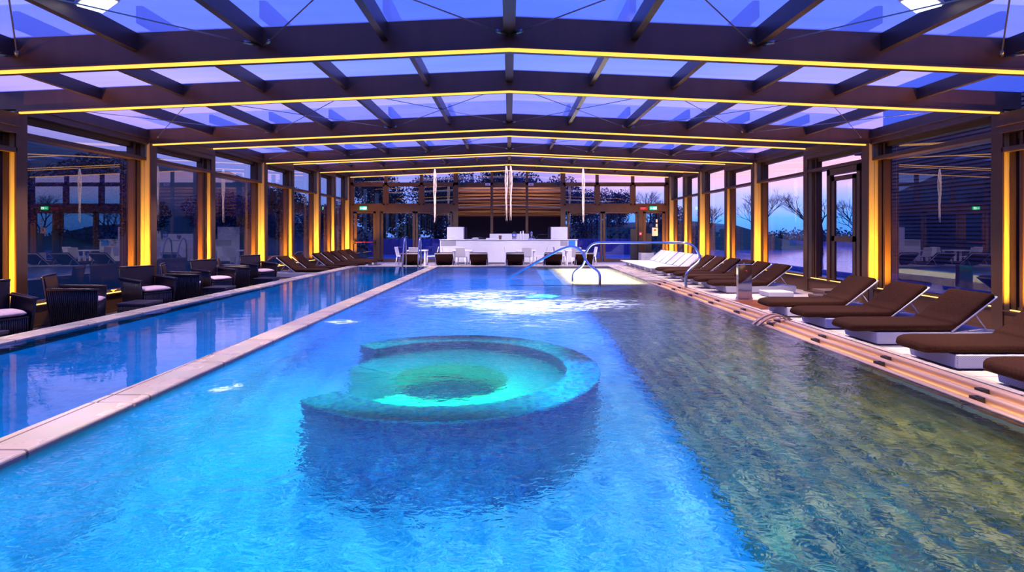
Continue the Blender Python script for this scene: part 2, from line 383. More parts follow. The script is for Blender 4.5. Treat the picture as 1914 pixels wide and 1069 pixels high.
for i, (y, s) in enumerate(FR):
    portal(i, y, s)
    if 1 <= i <= 8:
        for x, pw, nm in ((-6.35, 180, 'over the armchair side'), (-2.85, 210, 'over the divider between the pools'), (3.85, 210, 'over the overflow bars'), (5.7, 330, 'over the right sun loungers')):
            light('beam_spot', 'SPOT', (x, y + .06, s['z'] + RISE * (1 - abs(x) / s['W']) - .05), (1., .74, .54), pw, f"warm spotlight under roof frame {i} {nm}", .05, None, (0, 0, -1), spot=1.35)  # fill lamps put in to brighten coping, deck and loungers
    if i == 7:
        for x in (-2.4, 1.6):
            light('lounger_spot', 'SPOT', (x, y + .1, s['z'] + RISE * (1 - abs(x) / s['W']) - .05), (1., .8, .7), 330, f"warm spotlight aimed at the {'left' if x < 0 else 'right'} loungers seen from behind", .06, None, (0, .5, -1), spot=1.2)  # added fill that lifts the dark lounger backs
    if i == 8:
        for x in (-5., -2., 2., 5.):
            light('bar_spot', 'SPOT', (x, y + .1, s['z'] + RISE * (1 - abs(x) / s['W']) - .05), (1., .84, .80), 330, f"warm spotlight {'left' if x < 0 else 'right'} of the middle aimed at the {'end' if abs(x) > 3 else 'front'} of the bar", .06, None, (0, .62, -1), spot=1.5)  # added fill that brightens the bar area

# roof bays: panels, purlins, bracing cables
CAB = {1, 3, 5, 7}
bayno = 0
for i in range(len(FR) - 1):
    y0, s0 = FR[i]; y1, s1 = FR[i + 1]
    s = s1
    W, z = s['W'], s['z']
    root = empty('ceiling', (0, y0, 0))
    tag(root, f"translucent panel roof bay between the {'two frames behind the camera' if i < 2 else ordn[i-1] + ' and next roof frames'}", 'roof bay', 'translucent roof bays', 'structure')
    D = y1 - y0; ya = FD; yb = D
    zt = z + BH - .01
    p = MB()
    for sx in (-1, 1):
        for k in range(6):
            xa, xb = sx * W * k / 6, sx * W * (k + 1) / 6 if k < 5 else sx * (W + CW)
            za, zb = zt + RISE * (1 - abs(xa) / W), zt + RISE * (1 - abs(xb) / W)
            p.quad((xa, 0, za), (xb, 0, zb), (xb, yb, zb), (xa, yb, za))
    p.build('roof_panel', M['roof'], root)
    for k in range(-5, 6):
        x = W * k / 6; zc = zt + RISE * (1 - abs(x) / W); q = MB(); hw = .055 if k == 0 else .032
        q.box((x - hw, ya, zc - .17), (x + hw, D, zc - .004))
        if k == 0: q.box((x - .01, ya, zc - .18), (x + .01, D, zc - .17))
        q.build('purlin', M['purlin'], root)
    if s0 is s1 and i != 0:
        nodes = [-1, -4/6, -2/6, 0, 2/6, 4/6, 1]
        for a, b_ in zip(nodes[:-1], nodes[1:]):
            for (u0, u1) in ((a, b_), (b_, a)):
                x0, x1 = u0 * W * .985, u1 * W * .985
                za = z + .10 + RISE * (1 - abs(x0) / W); zb = z + .10 + RISE * (1 - abs(x1) / W)
                P0, P1 = Vector((x0, FD + .0, za)), Vector((x1, D, zb)); dv = (P1 - P0)
                c = MB(); c.tube([P0, P1], .006, 6)
                for t0, t1, r in ((.0, .02, .018), (.035, .09, .014), (.95, .98, .018)):
                    c.tube([P0 + dv * t0, P0 + dv * t1], r, 6)
                c.build('bracing_cable', M['steel_dark'], root)

# side walls: windows per bay
win = 0
for sx, side in ((-1, 'left'), (1, 'right')):
    dd = MB(); ev = MB()
    for i in range(len(FR) - 1):
        y0, s0 = FR[i]; y1, s1 = FR[i + 1]; s = s0; W, z = s['W'], s['z']
        X = lambda a: sx * (W + a)
        ya, yb = y0 + FD, y1
        # dado box and eave beam of this bay
        dd.box((X(.12), ya, 0), (X(.5), yb, .325)); dd.box((X(.10), ya, 0), (X(.12), yb, .04)); dd.box((X(.09), ya, .325), (X(.5), yb, .345))
        ev.box((X(.06), ya, z - .02), (X(.42), yb, z + BH - .02)); ev.box((X(.03), ya, z + .08), (X(.06), yb, z + .12))
        win += 1
        r = empty(f'window_{win}', (0, ya, 0))
        wl = ordn[i]
        tag(r, f"tall bronze framed glass window on the {side} side, {wl} bay from the near end", 'window', f'{side} side windows', 'structure')
        D = yb - ya
        fr = MB()
        for (a, b2) in ((0, .06), (D - .10, D)):
            fr.box((X(.22), a, .345), (X(.36), b2, z - .02))
        fr.box((X(.24), 0, .345), (X(.36), D, .39)); fr.box((X(.24), 0, z - .10), (X(.36), D, z - .02))
        fr.box((X(.20), D - .22, .345), (X(.34), D - .17, z - .02))
        fr.build('window_frame', M['bronze'], r)
        tr = MB(); tz = 2.93 if i > 2 else min(2.93, z - .25)
        tr.box((X(.10), 0, tz - .04), (X(.34), D, tz + .03)); tr.build('transom', M['bronze'], r)
        if side == 'right' and i == 5 - 0 - 0 - 0 and False: pass
        g = MB(); gq = [(X(.31), .0, .39), (X(.31), D, .39), (X(.31), D, z - .1), (X(.31), .0, z - .1)]; g.quad(*(gq if sx < 0 else gq[::-1])); g.build('pane', M['glass_dark'] if sx < 0 or i <= 3 else M['glass'], r)
        ls = MB(); ls.box((X(.13), .04, .347), (X(.16), D - .1, .357)); ls.build('light_strip', M['ledsill'], r)
        # uplight washing the far frame's column
        if not (sx > 0 and abs(y1 - 12.84) < .01):
            light('column_uplight', 'AREA', (X(.17), y1 - .72, .37), (1., .45, .02), 40 if i > 2 else 50, f"warm uplight at the foot of the {side} column at the end of the {wl} bay", .22, .08, (0, .42, 1), spread=2.2)
    tag(dd.build(f'wall_{side}', M['dado']), f'brown dado panel wall under the {side} windows', 'wall', kind='structure')
    tag(ev.build(f'trim_{1 if sx < 0 else 2}', M['bronze']), f'bronze eaves beam above the {side} windows', 'trim', kind='structure')

# glazed door on the right side between the third and fourth frame
W = 7.15
r = empty('door_9', (W + .18, 10.95, 0)); tag(r, 'dark bronze glazed side door between the right hand columns', 'door', kind='structure')
q = MB(); q.box((-.05, 0, .0), (.05, .10, 2.88)); q.box((-.05, 1.02, 0), (.05, 1.14, 2.88)); q.box((-.05, 0, 2.74), (.05, 1.14, 2.88)); q.box((-.05, .1, .02), (.05, 1.02, .2)); q.build('door_frame', M['bronze'], r)
q = MB(); q.box((-.035, .16, .2), (.015, .26, 2.7)); q.box((-.035, .88, .2), (.015, .98, 2.7)); q.box((-.035, .16, 2.6), (.015, .98, 2.7)); q.box((-.035, .16, 1.25), (.015, .98, 1.37)); q.build('door_leaf', M['bronze'], r)
q = MB(); q.quad((0, .2, 2.65), (0, .95, 2.65), (0, .95, .2), (0, .2, .2)); q.build('pane', M['glass'], r)

# ---- near end wall behind the camera
q = MB(); q.box((-7.4, -1.1, 0), (7.4, -1.0, 3.6)); tag(q.build('wall_near', M['slat_wood']), 'brown panelled end wall behind the camera', 'wall', kind='structure')

# ---- far end wall
YB = 24.56
tr = MB()
def vbar(x, w_, z0, z1, dy=.12): tr.box((x - w_ / 2, YB, z0), (x + w_ / 2, YB + dy, z1))
for x in (-7.36, 7.36): vbar(x, .16, 0, 4.3)
for x in (-5.76, -4.1, 4.1, 5.76): vbar(x, .14, 2.62, 4.3)
for x in (-2.5, 2.5): vbar(x, .22, 0, 4.3)
for x in (-.82, .82): vbar(x, .12, .9, 4.3)
for sx in (-1, 1):
    tr.box((sx * 2.5, YB - .01, 2.37), (sx * 7.4, YB + .13, 2.66)); tr.box((sx * 6.14 - .1, YB, 0), (sx * 6.14 + .1, YB + .12, 2.4))
tr.box((-7.4, YB, 3.60), (7.4, YB + .12, 3.72)); tr.box((-2.5, YB, .0), (2.5, YB + .12, .95))
tag(tr.build('trim_3', M['bronze']), 'bronze mullions and header of the far glass wall', 'trim', kind='structure')
xs = [-7.36, -5.76, -4.1, -2.5, -.82, .82, 2.5, 4.1, 5.76, 7.36]
wn = 20
pos = ['far left', 'second from the left', 'third from the left', 'left of the middle', 'middle', 'right of the middle', 'third from the right', 'second from the right', 'far right']
for j in range(9):
    x0, x1 = xs[j], xs[j + 1]; wn += 1
    r = empty(f'window_{wn}', (0, YB, 0))
    tag(r, f'high window of the far glass wall above the doors and bar, {pos[j]}', 'window', 'far wall windows', 'structure')
    zlo = .95 if 3 <= j <= 5 else 2.66
    a, b = x0 + .06, x1 - .06
    f = MB()
    if not 3 <= j <= 5:
        for (p0, p1, q0, q1) in ((a, b, zlo, zlo + .08), (a, b, 3.54, 3.60), (a, a + .07, zlo, 3.6), (b - .07, b, zlo, 3.6)): f.box((p0, -.01, q0), (p1, .06, q1))
    else: f.box((a, -.01, 3.5), (b, .06, 3.6))
    f.box((a + (b - a) * .35, -.05, 3.56), (a + (b - a) * .6, -.01, 3.6))
    f.build('window_frame', M['bronze'], r)
    g = MB(); g.quad((a, .04, zlo), (b, .04, zlo), (b, .04, 3.6), (a, .04, 3.6)); g.quad((a, .05, 3.72), (b, .05, 3.72), (b, .05, 4.3), (a, .05, 4.3)); g.build('pane', M['glass_back'], r)
dn = 0
for (x0, x1, nm, lb) in ((-7.22, -6.22, 'exit', 'far left exit door with red push bar in the glass end wall'), (-5.98, -4.40, 's', 'sliding glass door leaf beside the left exit door'),
                         (-4.36, -2.66, 's', 'sliding glass door leaf just left of the white bar'), (2.70, 4.33, 's', 'sliding glass door leaf just right of the white bar'),
                         (4.37, 5.98, 's', 'sliding glass door leaf beside the right exit door'), (6.24, 7.24, 'exit', 'far right exit door with a paper notice in the glass end wall')):
    dn += 1
    r = empty(f'door_{dn}', ((x0 + x1) / 2, YB, 0)); tag(r, lb, 'door', kind='structure')
    h = (x1 - x0) / 2; t = .1 if nm == 's' else .12
    f = MB(); f.box((-h, -.02, .02), (h, .05, .16)); f.box((-h, -.02, 2.28), (h, .05, 2.36)); f.box((-h, -.02, .02), (-h + t, .05, 2.36)); f.box((h - t, -.02, .02), (h, .05, 2.36))
    f.build('door_frame', M['bronze'], r)
    g = MB(); g.quad((-h, .02, .1), (h, .02, .1), (h, .02, 2.3), (-h, .02, 2.3)); g.build('pane', M['glass_back'], r)
    if nm == 's':
        k = MB(); s_ = 1 if dn in (2, 4) else -1; k.box((s_ * (h - .3), -.05, .03), (s_ * (h - .02), -.02, .2)); k.build('floor_guide', M['bronze'], r)
        k = MB(); k.box((-h, -.005, 2.365), (h, .06, 2.40)); k.box((-s_ * h - .02, -.03, .02), (-s_ * h + .02, -.02, 2.37)); k.build('door_track', M['dark'], r)
    elif dn == 1:
        k = MB(); k.tube([(-h + .02, -.10, .94), (h - .02, -.10, .94)], .018, 8); k.build('push_bar', M['red'], r)
        k = MB(); k.box((-h - .02, -.13, .86), (-h + .06, -.0, 1.02)); k.box((h - .06, -.13, .86), (h + .02, 0, 1.02)); k.build('bar_bracket', M['dark'], r)

# signs
def exit_sign(x, lb):
    r = empty('exit_sign', (x, YB - .03, 2.52)); tag(r, lb, 'sign')
    q = MB(); q.box((-.16, -.04, -.075), (.16, .0, .075)); q.build('sign_box', M['green'], r)
    q = MB()   # running figure, doorway and arrow
    q.box((.0, -.046, -.05), (.13, -.041, .05))
    q.tube([(-.11, -.044, .0), (-.03, -.044, 0)], .008, 4); q.add([(-.135, -.045, 0), (-.1, -.045, .03), (-.1, -.045, -.03)], [(0, 1, 2)])
    q.build('pictogram', M['signwhite'], r)
    q = MB(); q.tube([(.05, -.049, .01), (.075, -.049, -.01), (.06, -.049, -.04)], .006, 4); q.tube([(.075, -.049, -.01), (.1, -.049, -.035)], .006, 4); q.tube([(.07, -.049, .03), (.07, -.049, -.005)], .009, 5); q.build('running_figure', M['green'], r)
exit_sign(-6.79, 'small lit green and white exit sign above the left exit door')
exit_sign(6.70, 'small lit green and white exit sign above the right exit door')
q = MB(); q.box((-.17, -.02, -.07), (.17, 0, .07)); r = q.build('fire_sign', M['red']); r.location = (6.24, YB - .02, 2.51); tag(r, 'red rectangular fire sign beside the right exit sign', 'sign')
q = MB(); q.box((-.13, -.023, .01), (.1, -.021, .025)); q.box((-.13, -.023, -.03), (.06, -.021, -.02)); q.build('sign_lines', M['paper'], r)
q = MB(); q.box((-.13, -.01, -.19), (.13, 0, .19)); r = q.build('paper_notice', M['paper']); r.location = (6.78, YB - .02, 1.42); tag(r, 'white paper notice with a red emblem taped to the right exit door', 'notice')
q = MB(); q.lathe([(.035, 0), (.05, .004), (.035, .006)], n=12); q.box((-.08, -.04, -.001), (.08, -.035, .003))
e = q.build('red_emblem', M['red'], r); e.location = (0, -.012, .08); e.rotation_euler = (PI / 2, 0, 0)
q = MB(); [q.box((-.09, -.013, -.02 - k * .03), (.09 - .03 * (k % 2), -.011, -.012 - k * .03)) for k in range(5)]; q.build('printed_lines', M['grey'], r)
for z_, lb in ((1.93, 'upper small pale sticker on the right exit door'), (1.72, 'lower small pale sticker on the right exit door')):
    q = MB(); q.box((-.04, -.01, -.07), (.04, 0, .07)); r = q.build('sticker', M['paper'], bevel=.01); r.location = (6.86, YB - .02, z_); tag(r, lb, 'sticker')
q = MB(); q.box((-.07, -.05, -.09), (.07, 0, .09)); r = q.build('fire_call_point', M['red'], bevel=.01); r.location = (6.1, YB - .001, 1.33); tag(r, 'small red fire call point on the post right of the sliding doors', 'alarm')
q = MB(); q.box((-.04, -.056, -.04), (.04, -.05, .04)); q.build('call_button', M['paper'], r)
for x in (-2.18, 2.3):
    q = MB(); q.box((-.2, -.14, -.09), (.2, 0, .09)); r = q.build('wall_speaker', M['chrome_blk'], bevel=.02); r.location = (x, YB - .0, 3.60)
    tag(r, f"black speaker box at the top {'left' if x < 0 else 'right'} corner of the bar windows", 'speaker')
    q = MB(); q.lathe([(.06, 0), (.07, .01), (.03, .012)], n=14); e = q.build('speaker_cone', M['dark'], r); e.location = (0, -.141, 0); e.rotation_euler = (PI / 2, 0, 0)
for x in (-1.0, 1.0):
    q = MB(); q.box((-.12, -.12, -.06), (.12, 0, .06)); r = q.build('motion_sensor', M['white_plastic'], bevel=.015); r.location = (x, YB, 3.62)
    tag(r, f"small white sensor box on the {'left' if x < 0 else 'right'} mullion above the bar", 'sensor')
    q = MB(); q.box((-.05, -.13, -.03), (.05, -.12, .02)); q.build('sensor_lens', M['grey'], r)

# brown louvred wall behind the middle panes
q = MB(); q.box((-2.7, 26.2, 2.15), (2.7, 26.3, 3.7))
for k in range(9): q.box((-2.7, 26.12, 2.2 + k * .165), (2.7, 26.2, 2.3 + k * .165))
tag(q.build('wall_back_louvre', M['slat_wood']), 'brown slatted timber wall seen behind the bar windows', 'wall', kind='structure')
q = MB(); q.box((-2.7, 28.5, 0), (2.7, 28.6, 3.5)); q.box((-2.8, 26.2, 0), (-2.7, 28.6, 3.7)); q.box((2.7, 26.2, 0), (2.8, 28.6, 3.7)); q.box((-2.8, 26.2, 3.6), (2.8, 28.6, 3.72))
tag(q.build('wall_kitchen', M['bldg']), 'dark service room behind the bar windows', 'wall', kind='structure')

for x in (-1.3, 1.3): light('wall_washer', 'AREA', (x, 25.2, 3.95), (1., .62, .35), 24, f"warm wall washer above the {'left' if x < 0 else 'right'} part of the slatted wall", 1.8, .1, (0, .8, -1))  # fill lamps put in to brighten the slats behind the panes
# ------------------------------------------------------------------ floors and pools
ZC, ZW, ZWL = .25, .205, .235
def lx(y, a, b):  # linear slant between y=6 and y=18.4
    return a + (b - a) * (y - 6) / 12.4
LO = lambda y: lx(y, -5.97, -5.62); LI = lambda y: lx(y, -5.62, -5.26)
DL = lambda y: lx(y, -3.02, -2.77); DR = lambda y: lx(y, -2.69, -2.47)
RI, RO = 3.44, 3.97
YN, YF, YF2 = .9, 18.35, 18.65
# floor slabs
q = MB(); q.box((3.9, -1, -.1), (7.9, 24.7, 0)); q.box((-7.9, YF2 - .05, -.1), (3.9, 24.7, 0))
tag(q.build('floor', M['deck']), 'pale pinkish tiled deck on the right and in front of the bar', 'floor', kind='structure')
q = MB(); q.box((-7.9, -1, -.1), (-5.4, YF2 - .05, 0)); tag(q.build('floor_left', M['deck_left']), 'dark striped deck strip under the wicker armchairs', 'floor', kind='structure')
def slab(fa, fb, y0, y1, z0, z1, n=1):
    b = MB()
    for k in range(n):
        a = y0 + (y1 - y0) * k / n + (.004 if k else 0); c = y0 + (y1 - y0) * (k + 1) / n
        b.hexa([(fa(a), a, z0), (fb(a), a, z0), (fb(c), c, z0), (fa(c), c, z0)], [(fa(a), a, z1), (fb(a), a, z1), (fb(c), c, z1), (fa(c), c, z1)])
    return b
DEP = -1.35
tag(slab(LO, LI, YN, YF2, ZC - .05, ZC, 12).build('left_coping', M['coping'], bevel=.012), 'pale stone coping between the armchairs and the narrow left pool', 'coping', kind='structure')
tag(slab(DL, DR, YN, YF + .15, ZC - .055, ZC, 12).build('divider_coping', M['coping'], bevel=.018, bseg=3), 'long pale stone coping dividing the two pools', 'coping', kind='structure')
q = slab(LO, LI, YN, YF2, DEP, ZC - .05); tag(q.build('pool_wall_left', M['mos_lap']), 'outer wall of the narrow left pool', 'pool wall', kind='structure')
q = slab(DL, lambda y: DR(y) - .02, YN, YF + .1, DEP, ZC - .055); tag(q.build('pool_divider', M['mos_lap']), 'wall under the coping between the two pools', 'pool wall', kind='structure')
q = MB(); q.box((LO(YF), YF, ZC - .05), (RI + .35, YF2, ZC)); tag(q.build('far_coping', M['coping'], bevel=.012), 'pale stone coping along the far end of both pools', 'coping', kind='structure')
q = MB(); q.box((LO(YF), YF + .02, DEP), (RO, YF2, ZC - .05)); tag(q.build('pool_wall_far', M['mos_lap']), 'far end wall of the pools', 'pool wall', kind='structure')
q = MB(); q.box((-6.2, -1, DEP), (RO, YN, ZC - .001)); tag(q.build('near_deck', M['coping']), 'stone deck at the near end of the pools, under the camera', 'deck', kind='structure')
q = MB(); q.quad((-6.2, 0, DEP), (DL(1), 0, DEP), (-2.7, 19, DEP), (-6.2, 19, DEP)); tag(q.build('lap_pool_floor', M['mos_lap']), 'blue tiled bottom of the narrow left pool', 'pool floor', kind='structure')
q = MB(); q.quad((-3.0, 0, DEP), (4, 0, DEP), (4, 19, DEP), (-3.0, 19, DEP)); tag(q.build('main_pool_floor', M['mos_main']), 'cyan mosaic bottom of the large pool', 'pool floor', kind='structure')
# right side curb + steps
q = MB(); q.box((RO - .08, YN, DEP), (RO, YF2, ZC)); q.box((RI, YN, DEP), (RO, 13.3, .10)); q.box((RI, 13.3, DEP), (RO, YF2, ZC - .01))
q.box((RO, 13.3, 0), (RO + .02, YF2, ZC))
tag(q.build('right_curb', M['coping']), 'pale stone curb holding the three overflow bars', 'curb', kind='structure')
q = MB(); n = 14
for k in range(n):
    x1 = RI - k * .135; zz = -.02 - k * .087
    q.box((x1 - .135, YN, DEP), (x1, 12.4, zz)); q.box((x1 - .143, YN, zz - .02), (x1 - .13, 12.4, zz + .004))
tag(q.build('pool_steps', M['step_stone']), 'submerged sandy stone steps along the right side of the large pool', 'steps', kind='structure')
# shallow ledge at far right
q = MB(); q.box((1.3, 12.35, DEP), (RI + .02, YF + .05, .10)); q.box((.0, 12.30, .12), (RI, 12.42, .185)); q.box((.9, 12.35, DEP), (1.3, YF + .05, -.1))
tag(q.build('shallow_ledge', M['ledge']), 'bright white shallow ledge at the far right of the large pool', 'ledge', kind='structure')
# water
def sheet(fa, fb, y0, y1, z, n=20):
    b = MB()
    for k in range(n):
        a = y0 + (y1 - y0) * k / n; c = y0 + (y1 - y0) * (k + 1) / n
        b.quad((fa(a), a, z), (fb(a), a, z), (fb(c), c, z), (fa(c), c, z))
    return b
tag(sheet(lambda y: LI(y) - .02, lambda y: DL(y) + .02, YN - .05, YF + .05, ZWL).build('lap_pool_water', M['water_lap']), 'calm deep blue water of the narrow left pool', 'water', kind='structure')
tag(sheet(lambda y: DR(y) - .03, lambda y: RI + .02, YN - .05, YF + .05, ZW).build('main_pool_water', M['water_main']), 'rippled cyan and violet water of the large pool', 'water', kind='structure')

# overflow bars at right
for k, (x, z_, lb) in enumerate(((3.84, .235, 'outer sandy overflow bar nearest the sun loungers'), (3.67, .22, 'middle sandy overflow bar of the pool edge'), (3.50, .20, 'inner sandy overflow bar touching the water'))):
    q = MB(); ring = []
    ys = [YN, 4, 8, 12.2, 12.8, 13.1]
    for y in ys:
        off = 0 if y < 12.5 else (-.02 if y < 13 else -.06)
        ring.append([(x + off + .047 * math.copysign(abs(math.cos(a)) ** .6, math.cos(a)), y, z_ - .02 + .035 * math.copysign(abs(math.sin(a)) ** .6, math.sin(a))) for a in [2 * PI * j / 14 for j in range(14)]])
    q.loft(ring); o = q.build('overflow_bar', M['bar_wood']); tag(o, lb, 'overflow bar', 'three overflow bars along the right pool edge')
y = 1.6; j = 0
for k in range(11):
    q = MB(); q.box((-.032, -.035, -.07), (.032, .035, .0)); q.box((-.12, -.02, -.095), (.12, .02, -.07)); q.tube([(-.0, 0, 0), (0, 0, .004)], .012, 8)
    o = q.build('bar_bracket', M['chrome_blk']); o.location = (3.585 + .0, 1.9 + k * 1.07, .225); tag(o, 'small black bracket clipped between the overflow bars', 'bracket', 'black brackets between the overflow bars')
    q = MB(); q.box((-.03, -.035, -.06), (.03, .035, .0)); q.box((-.03, -.02, -.1), (.03, .02, -.06))
    o = q.build('bar_bracket', M['chrome_blk']); o.location = (3.757, 2.05 + k * 1.07, .24); tag(o, 'small black bracket clipped between the overflow bars', 'bracket', 'black brackets between the overflow bars')
q = MB(); q.box((3.575, YN, .125), (3.595, 12.9, .135)); q.box((3.745, YN, .125), (3.765, 12.9, .135)); tag(q.build('channel_light', M['ledchan']), 'warm light line glowing in the overflow channel between the bars', 'light strip')
q = MB(); q.box((3.55, YN, .1), (3.79, 12.9, .124)); tag(q.build('channel_bed', M['bar_wood']), 'pale bed of the overflow channel under the bars', 'channel', kind='structure')
for dy, lb in ((0, 'near curved strip arching over the overflow bars'), (.13, 'far curved strip arching over the overflow bars')):
    q = MB(); rings = []
    for j in range(13):
        t = j / 12; x = 3.36 + .62 * t; z_ = .12 + .2 * math.sin(PI * (.12 + .72 * t)) ; yy = 7.15 + dy + .22 * t
        rings.append([(x - .0, yy - .03, z_ - .012), (x, yy + .03, z_ - .012), (x, yy + .03, z_ + .012), (x, yy - .03, z_ + .012)])
    q.loft(rings, False); tag(q.build('curved_strip', M['bar_wood']), lb, 'strip', 'pair of curved strips over the bars')

# whirlpool ring
def ring_sector(b, c, r0, r1, a0, a1, z0, z1, n=64):
    vs = []; fs = []
    for k in range(n + 1):
        a = a0 + (a1 - a0) * k / n; ca, sa = math.cos(a), math.sin(a)
        for (r_, z_) in ((r0, z0), (r1, z0), (r1, z1), (r0, z1)): vs.append((c[0] + r_ * ca, c[1] + r_ * sa, z_))
    for k in range(n):
        for j in range(4):
            fs.append((k*4 + j, k*4 + (j+1) % 4, (k+1)*4 + (j+1) % 4, (k+1)*4 + j))
    fs.append((3, 2, 1, 0)); fs.append((n*4, n*4+1, n*4+2, n*4+3))
    b.add(vs, fs, False)
RC = (-.60, 5.22); A0, A1 = math.radians(224 - 360), math.radians(141); R1 = 1.47; R0 = 1.17
root = empty('whirlpool_seat', (0, 0, 0)); tag(root, 'submerged C shaped mosaic whirlpool seat in the large pool', 'whirlpool')
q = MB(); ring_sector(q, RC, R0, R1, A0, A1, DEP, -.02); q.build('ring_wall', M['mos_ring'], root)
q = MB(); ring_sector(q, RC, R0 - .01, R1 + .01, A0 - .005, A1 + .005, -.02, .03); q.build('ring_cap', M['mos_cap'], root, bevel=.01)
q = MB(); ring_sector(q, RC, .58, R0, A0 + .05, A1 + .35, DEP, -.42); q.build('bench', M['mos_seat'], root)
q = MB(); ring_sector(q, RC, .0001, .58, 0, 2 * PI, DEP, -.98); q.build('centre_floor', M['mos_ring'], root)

# underwater lighting: unseen area sheets below the surface stand in for the pool lights
B = (.0, .42, 1.)
light('pool_lamp', 'AREA', (-1.2, 2.2, .17), (.0, .46, 1.), 32, 'cyan underwater lamp at the near end of the large pool', 2.6, 2.0)
light('pool_lamp', 'AREA', (-.2, 8.3, .17), (.01, .20, 1.), 85, 'blue underwater lamp beyond the whirlpool seat', 5.2, 2.2)
light('pool_lamp', 'AREA', (1.0, 3.6, .17), (.0, .30, 1.), 26, 'blue underwater lamp right of the whirlpool seat', 1.4, 3.6)
light('pool_lamp', 'AREA', (-2.3, 5.2, .17), (.0, .4, 1.), 14, 'cyan underwater lamp left of the whirlpool seat', .5, 3.0)
light('pool_lamp', 'AREA', (-.4, 13.5, .17), (.03, .22, 1.), 150, 'blue underwater lamp in the far part of the large pool', 3.6, 8.)
light('pool_lamp', 'AREA', (2.4, 15.3, .195), (1., .86, .60), 170, 'warm white underwater lamp over the shallow ledge', 1.8, 5.)
light('pool_lamp', 'AREA', (2.6, 5.5, .18), (.75, .80, .45), 16, 'dim warm underwater lamp above the stone steps', 1.2, 9.)
light('whirlpool_lamp', 'AREA', (-.62, 4.72, .0), (.0, 1., .22), 16, 'green lamp inside the whirlpool seat', 1.1, .5)
light('whirlpool_lamp', 'AREA', (RC[0], RC[1], .18), (.0, .55, .85), 20, 'cyan lamp above the whirlpool bench', 2.4, 2.4)
light('pool_lamp', 'SPOT', (.65, 10.3, -1.2), (.1, 1., .45), 500, 'green lamp in the foam of the large pool', .06, None, (0, 0, 1), spot=.5)
for k, (x, y, c) in enumerate(((-1.0, 9.8, (1., .93, .85)), (.25, 9.0, (1., .95, .8)), (1.5, 9.4, (.9, .85, 1.)), (-.2, 10.9, (.9, .85, 1.)), (.2, 7.6, (.7, .7, 1.)), (-2.33, 4.5, (1., 1., .9)), (-2.35, 7.5, (1., .95, 1.)))):
    light('jet_lamp', 'SPOT', (x, y, -1.25), c, (150, 165, 140, 120, 90)[k] if k < 5 else 60, f"{ordn[k]} upward lamp on the pool floor under the foam jets", .06, None, (0, 0, 1), spot=1.35 if k < 5 else .4)
for yy in (3., 7., 11., 15.5):
    light('lap_pool_lamp', 'AREA', (-4.3 + (yy - 7) * .02, yy, .2), (.0, .31, 1.), 27, f'blue underwater lamp in the narrow pool {yy:.0f} metres from its near end', 1.8, 3.6)

def ripple_gobo(o, scale=5.):
    d = o.data; d.use_nodes = True; nt = d.node_tree; L = nt.links
    em = [n for n in nt.nodes if n.type == 'EMISSION'][0]
    tc = nt.nodes.new('ShaderNodeTexCoord'); sp = nt.nodes.new('ShaderNodeSeparateXYZ'); L.new(tc.outputs['Normal'], sp.inputs[0])
    cb = nt.nodes.new('ShaderNodeCombineXYZ')
    for k in (0, 1):
        dv = nt.nodes.new('ShaderNodeMath'); dv.operation = 'DIVIDE'; L.new(sp.outputs[k], dv.inputs[0]); L.new(sp.outputs[2], dv.inputs[1]); L.new(dv.outputs[0], cb.inputs[k])
    n = nd(nt, 'ShaderNodeTexNoise', Scale=3., Detail=2.); L.new(cb.outputs[0], n.inputs['Vector'])
    ad = nt.nodes.new('ShaderNodeVectorMath'); ad.operation = 'MULTIPLY_ADD'; ad.inputs[1].default_value = (.35, .35, 0); L.new(n.outputs['Color'], ad.inputs[0]); L.new(cb.outputs[0], ad.inputs[2])
    v = nt.nodes.new('ShaderNodeTexVoronoi'); v.feature = 'DISTANCE_TO_EDGE'; v.inputs['Scale'].default_value = scale; L.new(ad.outputs[0], v.inputs['Vector'])
    mr = nt.nodes.new('ShaderNodeMapRange'); mr.inputs['From Min'].default_value = 0; mr.inputs['From Max'].default_value = .075; mr.inputs['To Min'].default_value = 1; mr.inputs['To Max'].default_value = 0
    L.new(v.outputs['Distance'], mr.inputs[0]); pw = nt.nodes.new('ShaderNodeMath'); pw.operation = 'POWER'; pw.inputs[1].default_value = 2.; L.new(mr.outputs[0], pw.inputs[0]); L.new(pw.outputs[0], em.inputs['Strength'])
for k, (x, y, c, pw) in enumerate([(-1.9, 2.6, (.35, .9, 1.), 1100), (.5, 2.4, (.3, .85, 1.), 1100), (1.6, 5.2, (.3, .7, 1.), 800), (-2.3, 6.8, (.4, .8, 1.), 900), (2.5, 3.6, (1., .85, .4), 600), (2.5, 6.6, (1., .85, .45), 600), (2.5, 10., (.9, .8, .6), 500)]):
    ripple_gobo(light('ripple_lamp', 'SPOT', (x, y, .185), c, pw, f"{ordn[k]} small underwater lamp throwing a rippled light pattern on the pool bottom", .01, None, (0, 0, -1), spot=2.6))  # added spots; their gobo pattern stands in for caustics from the surface
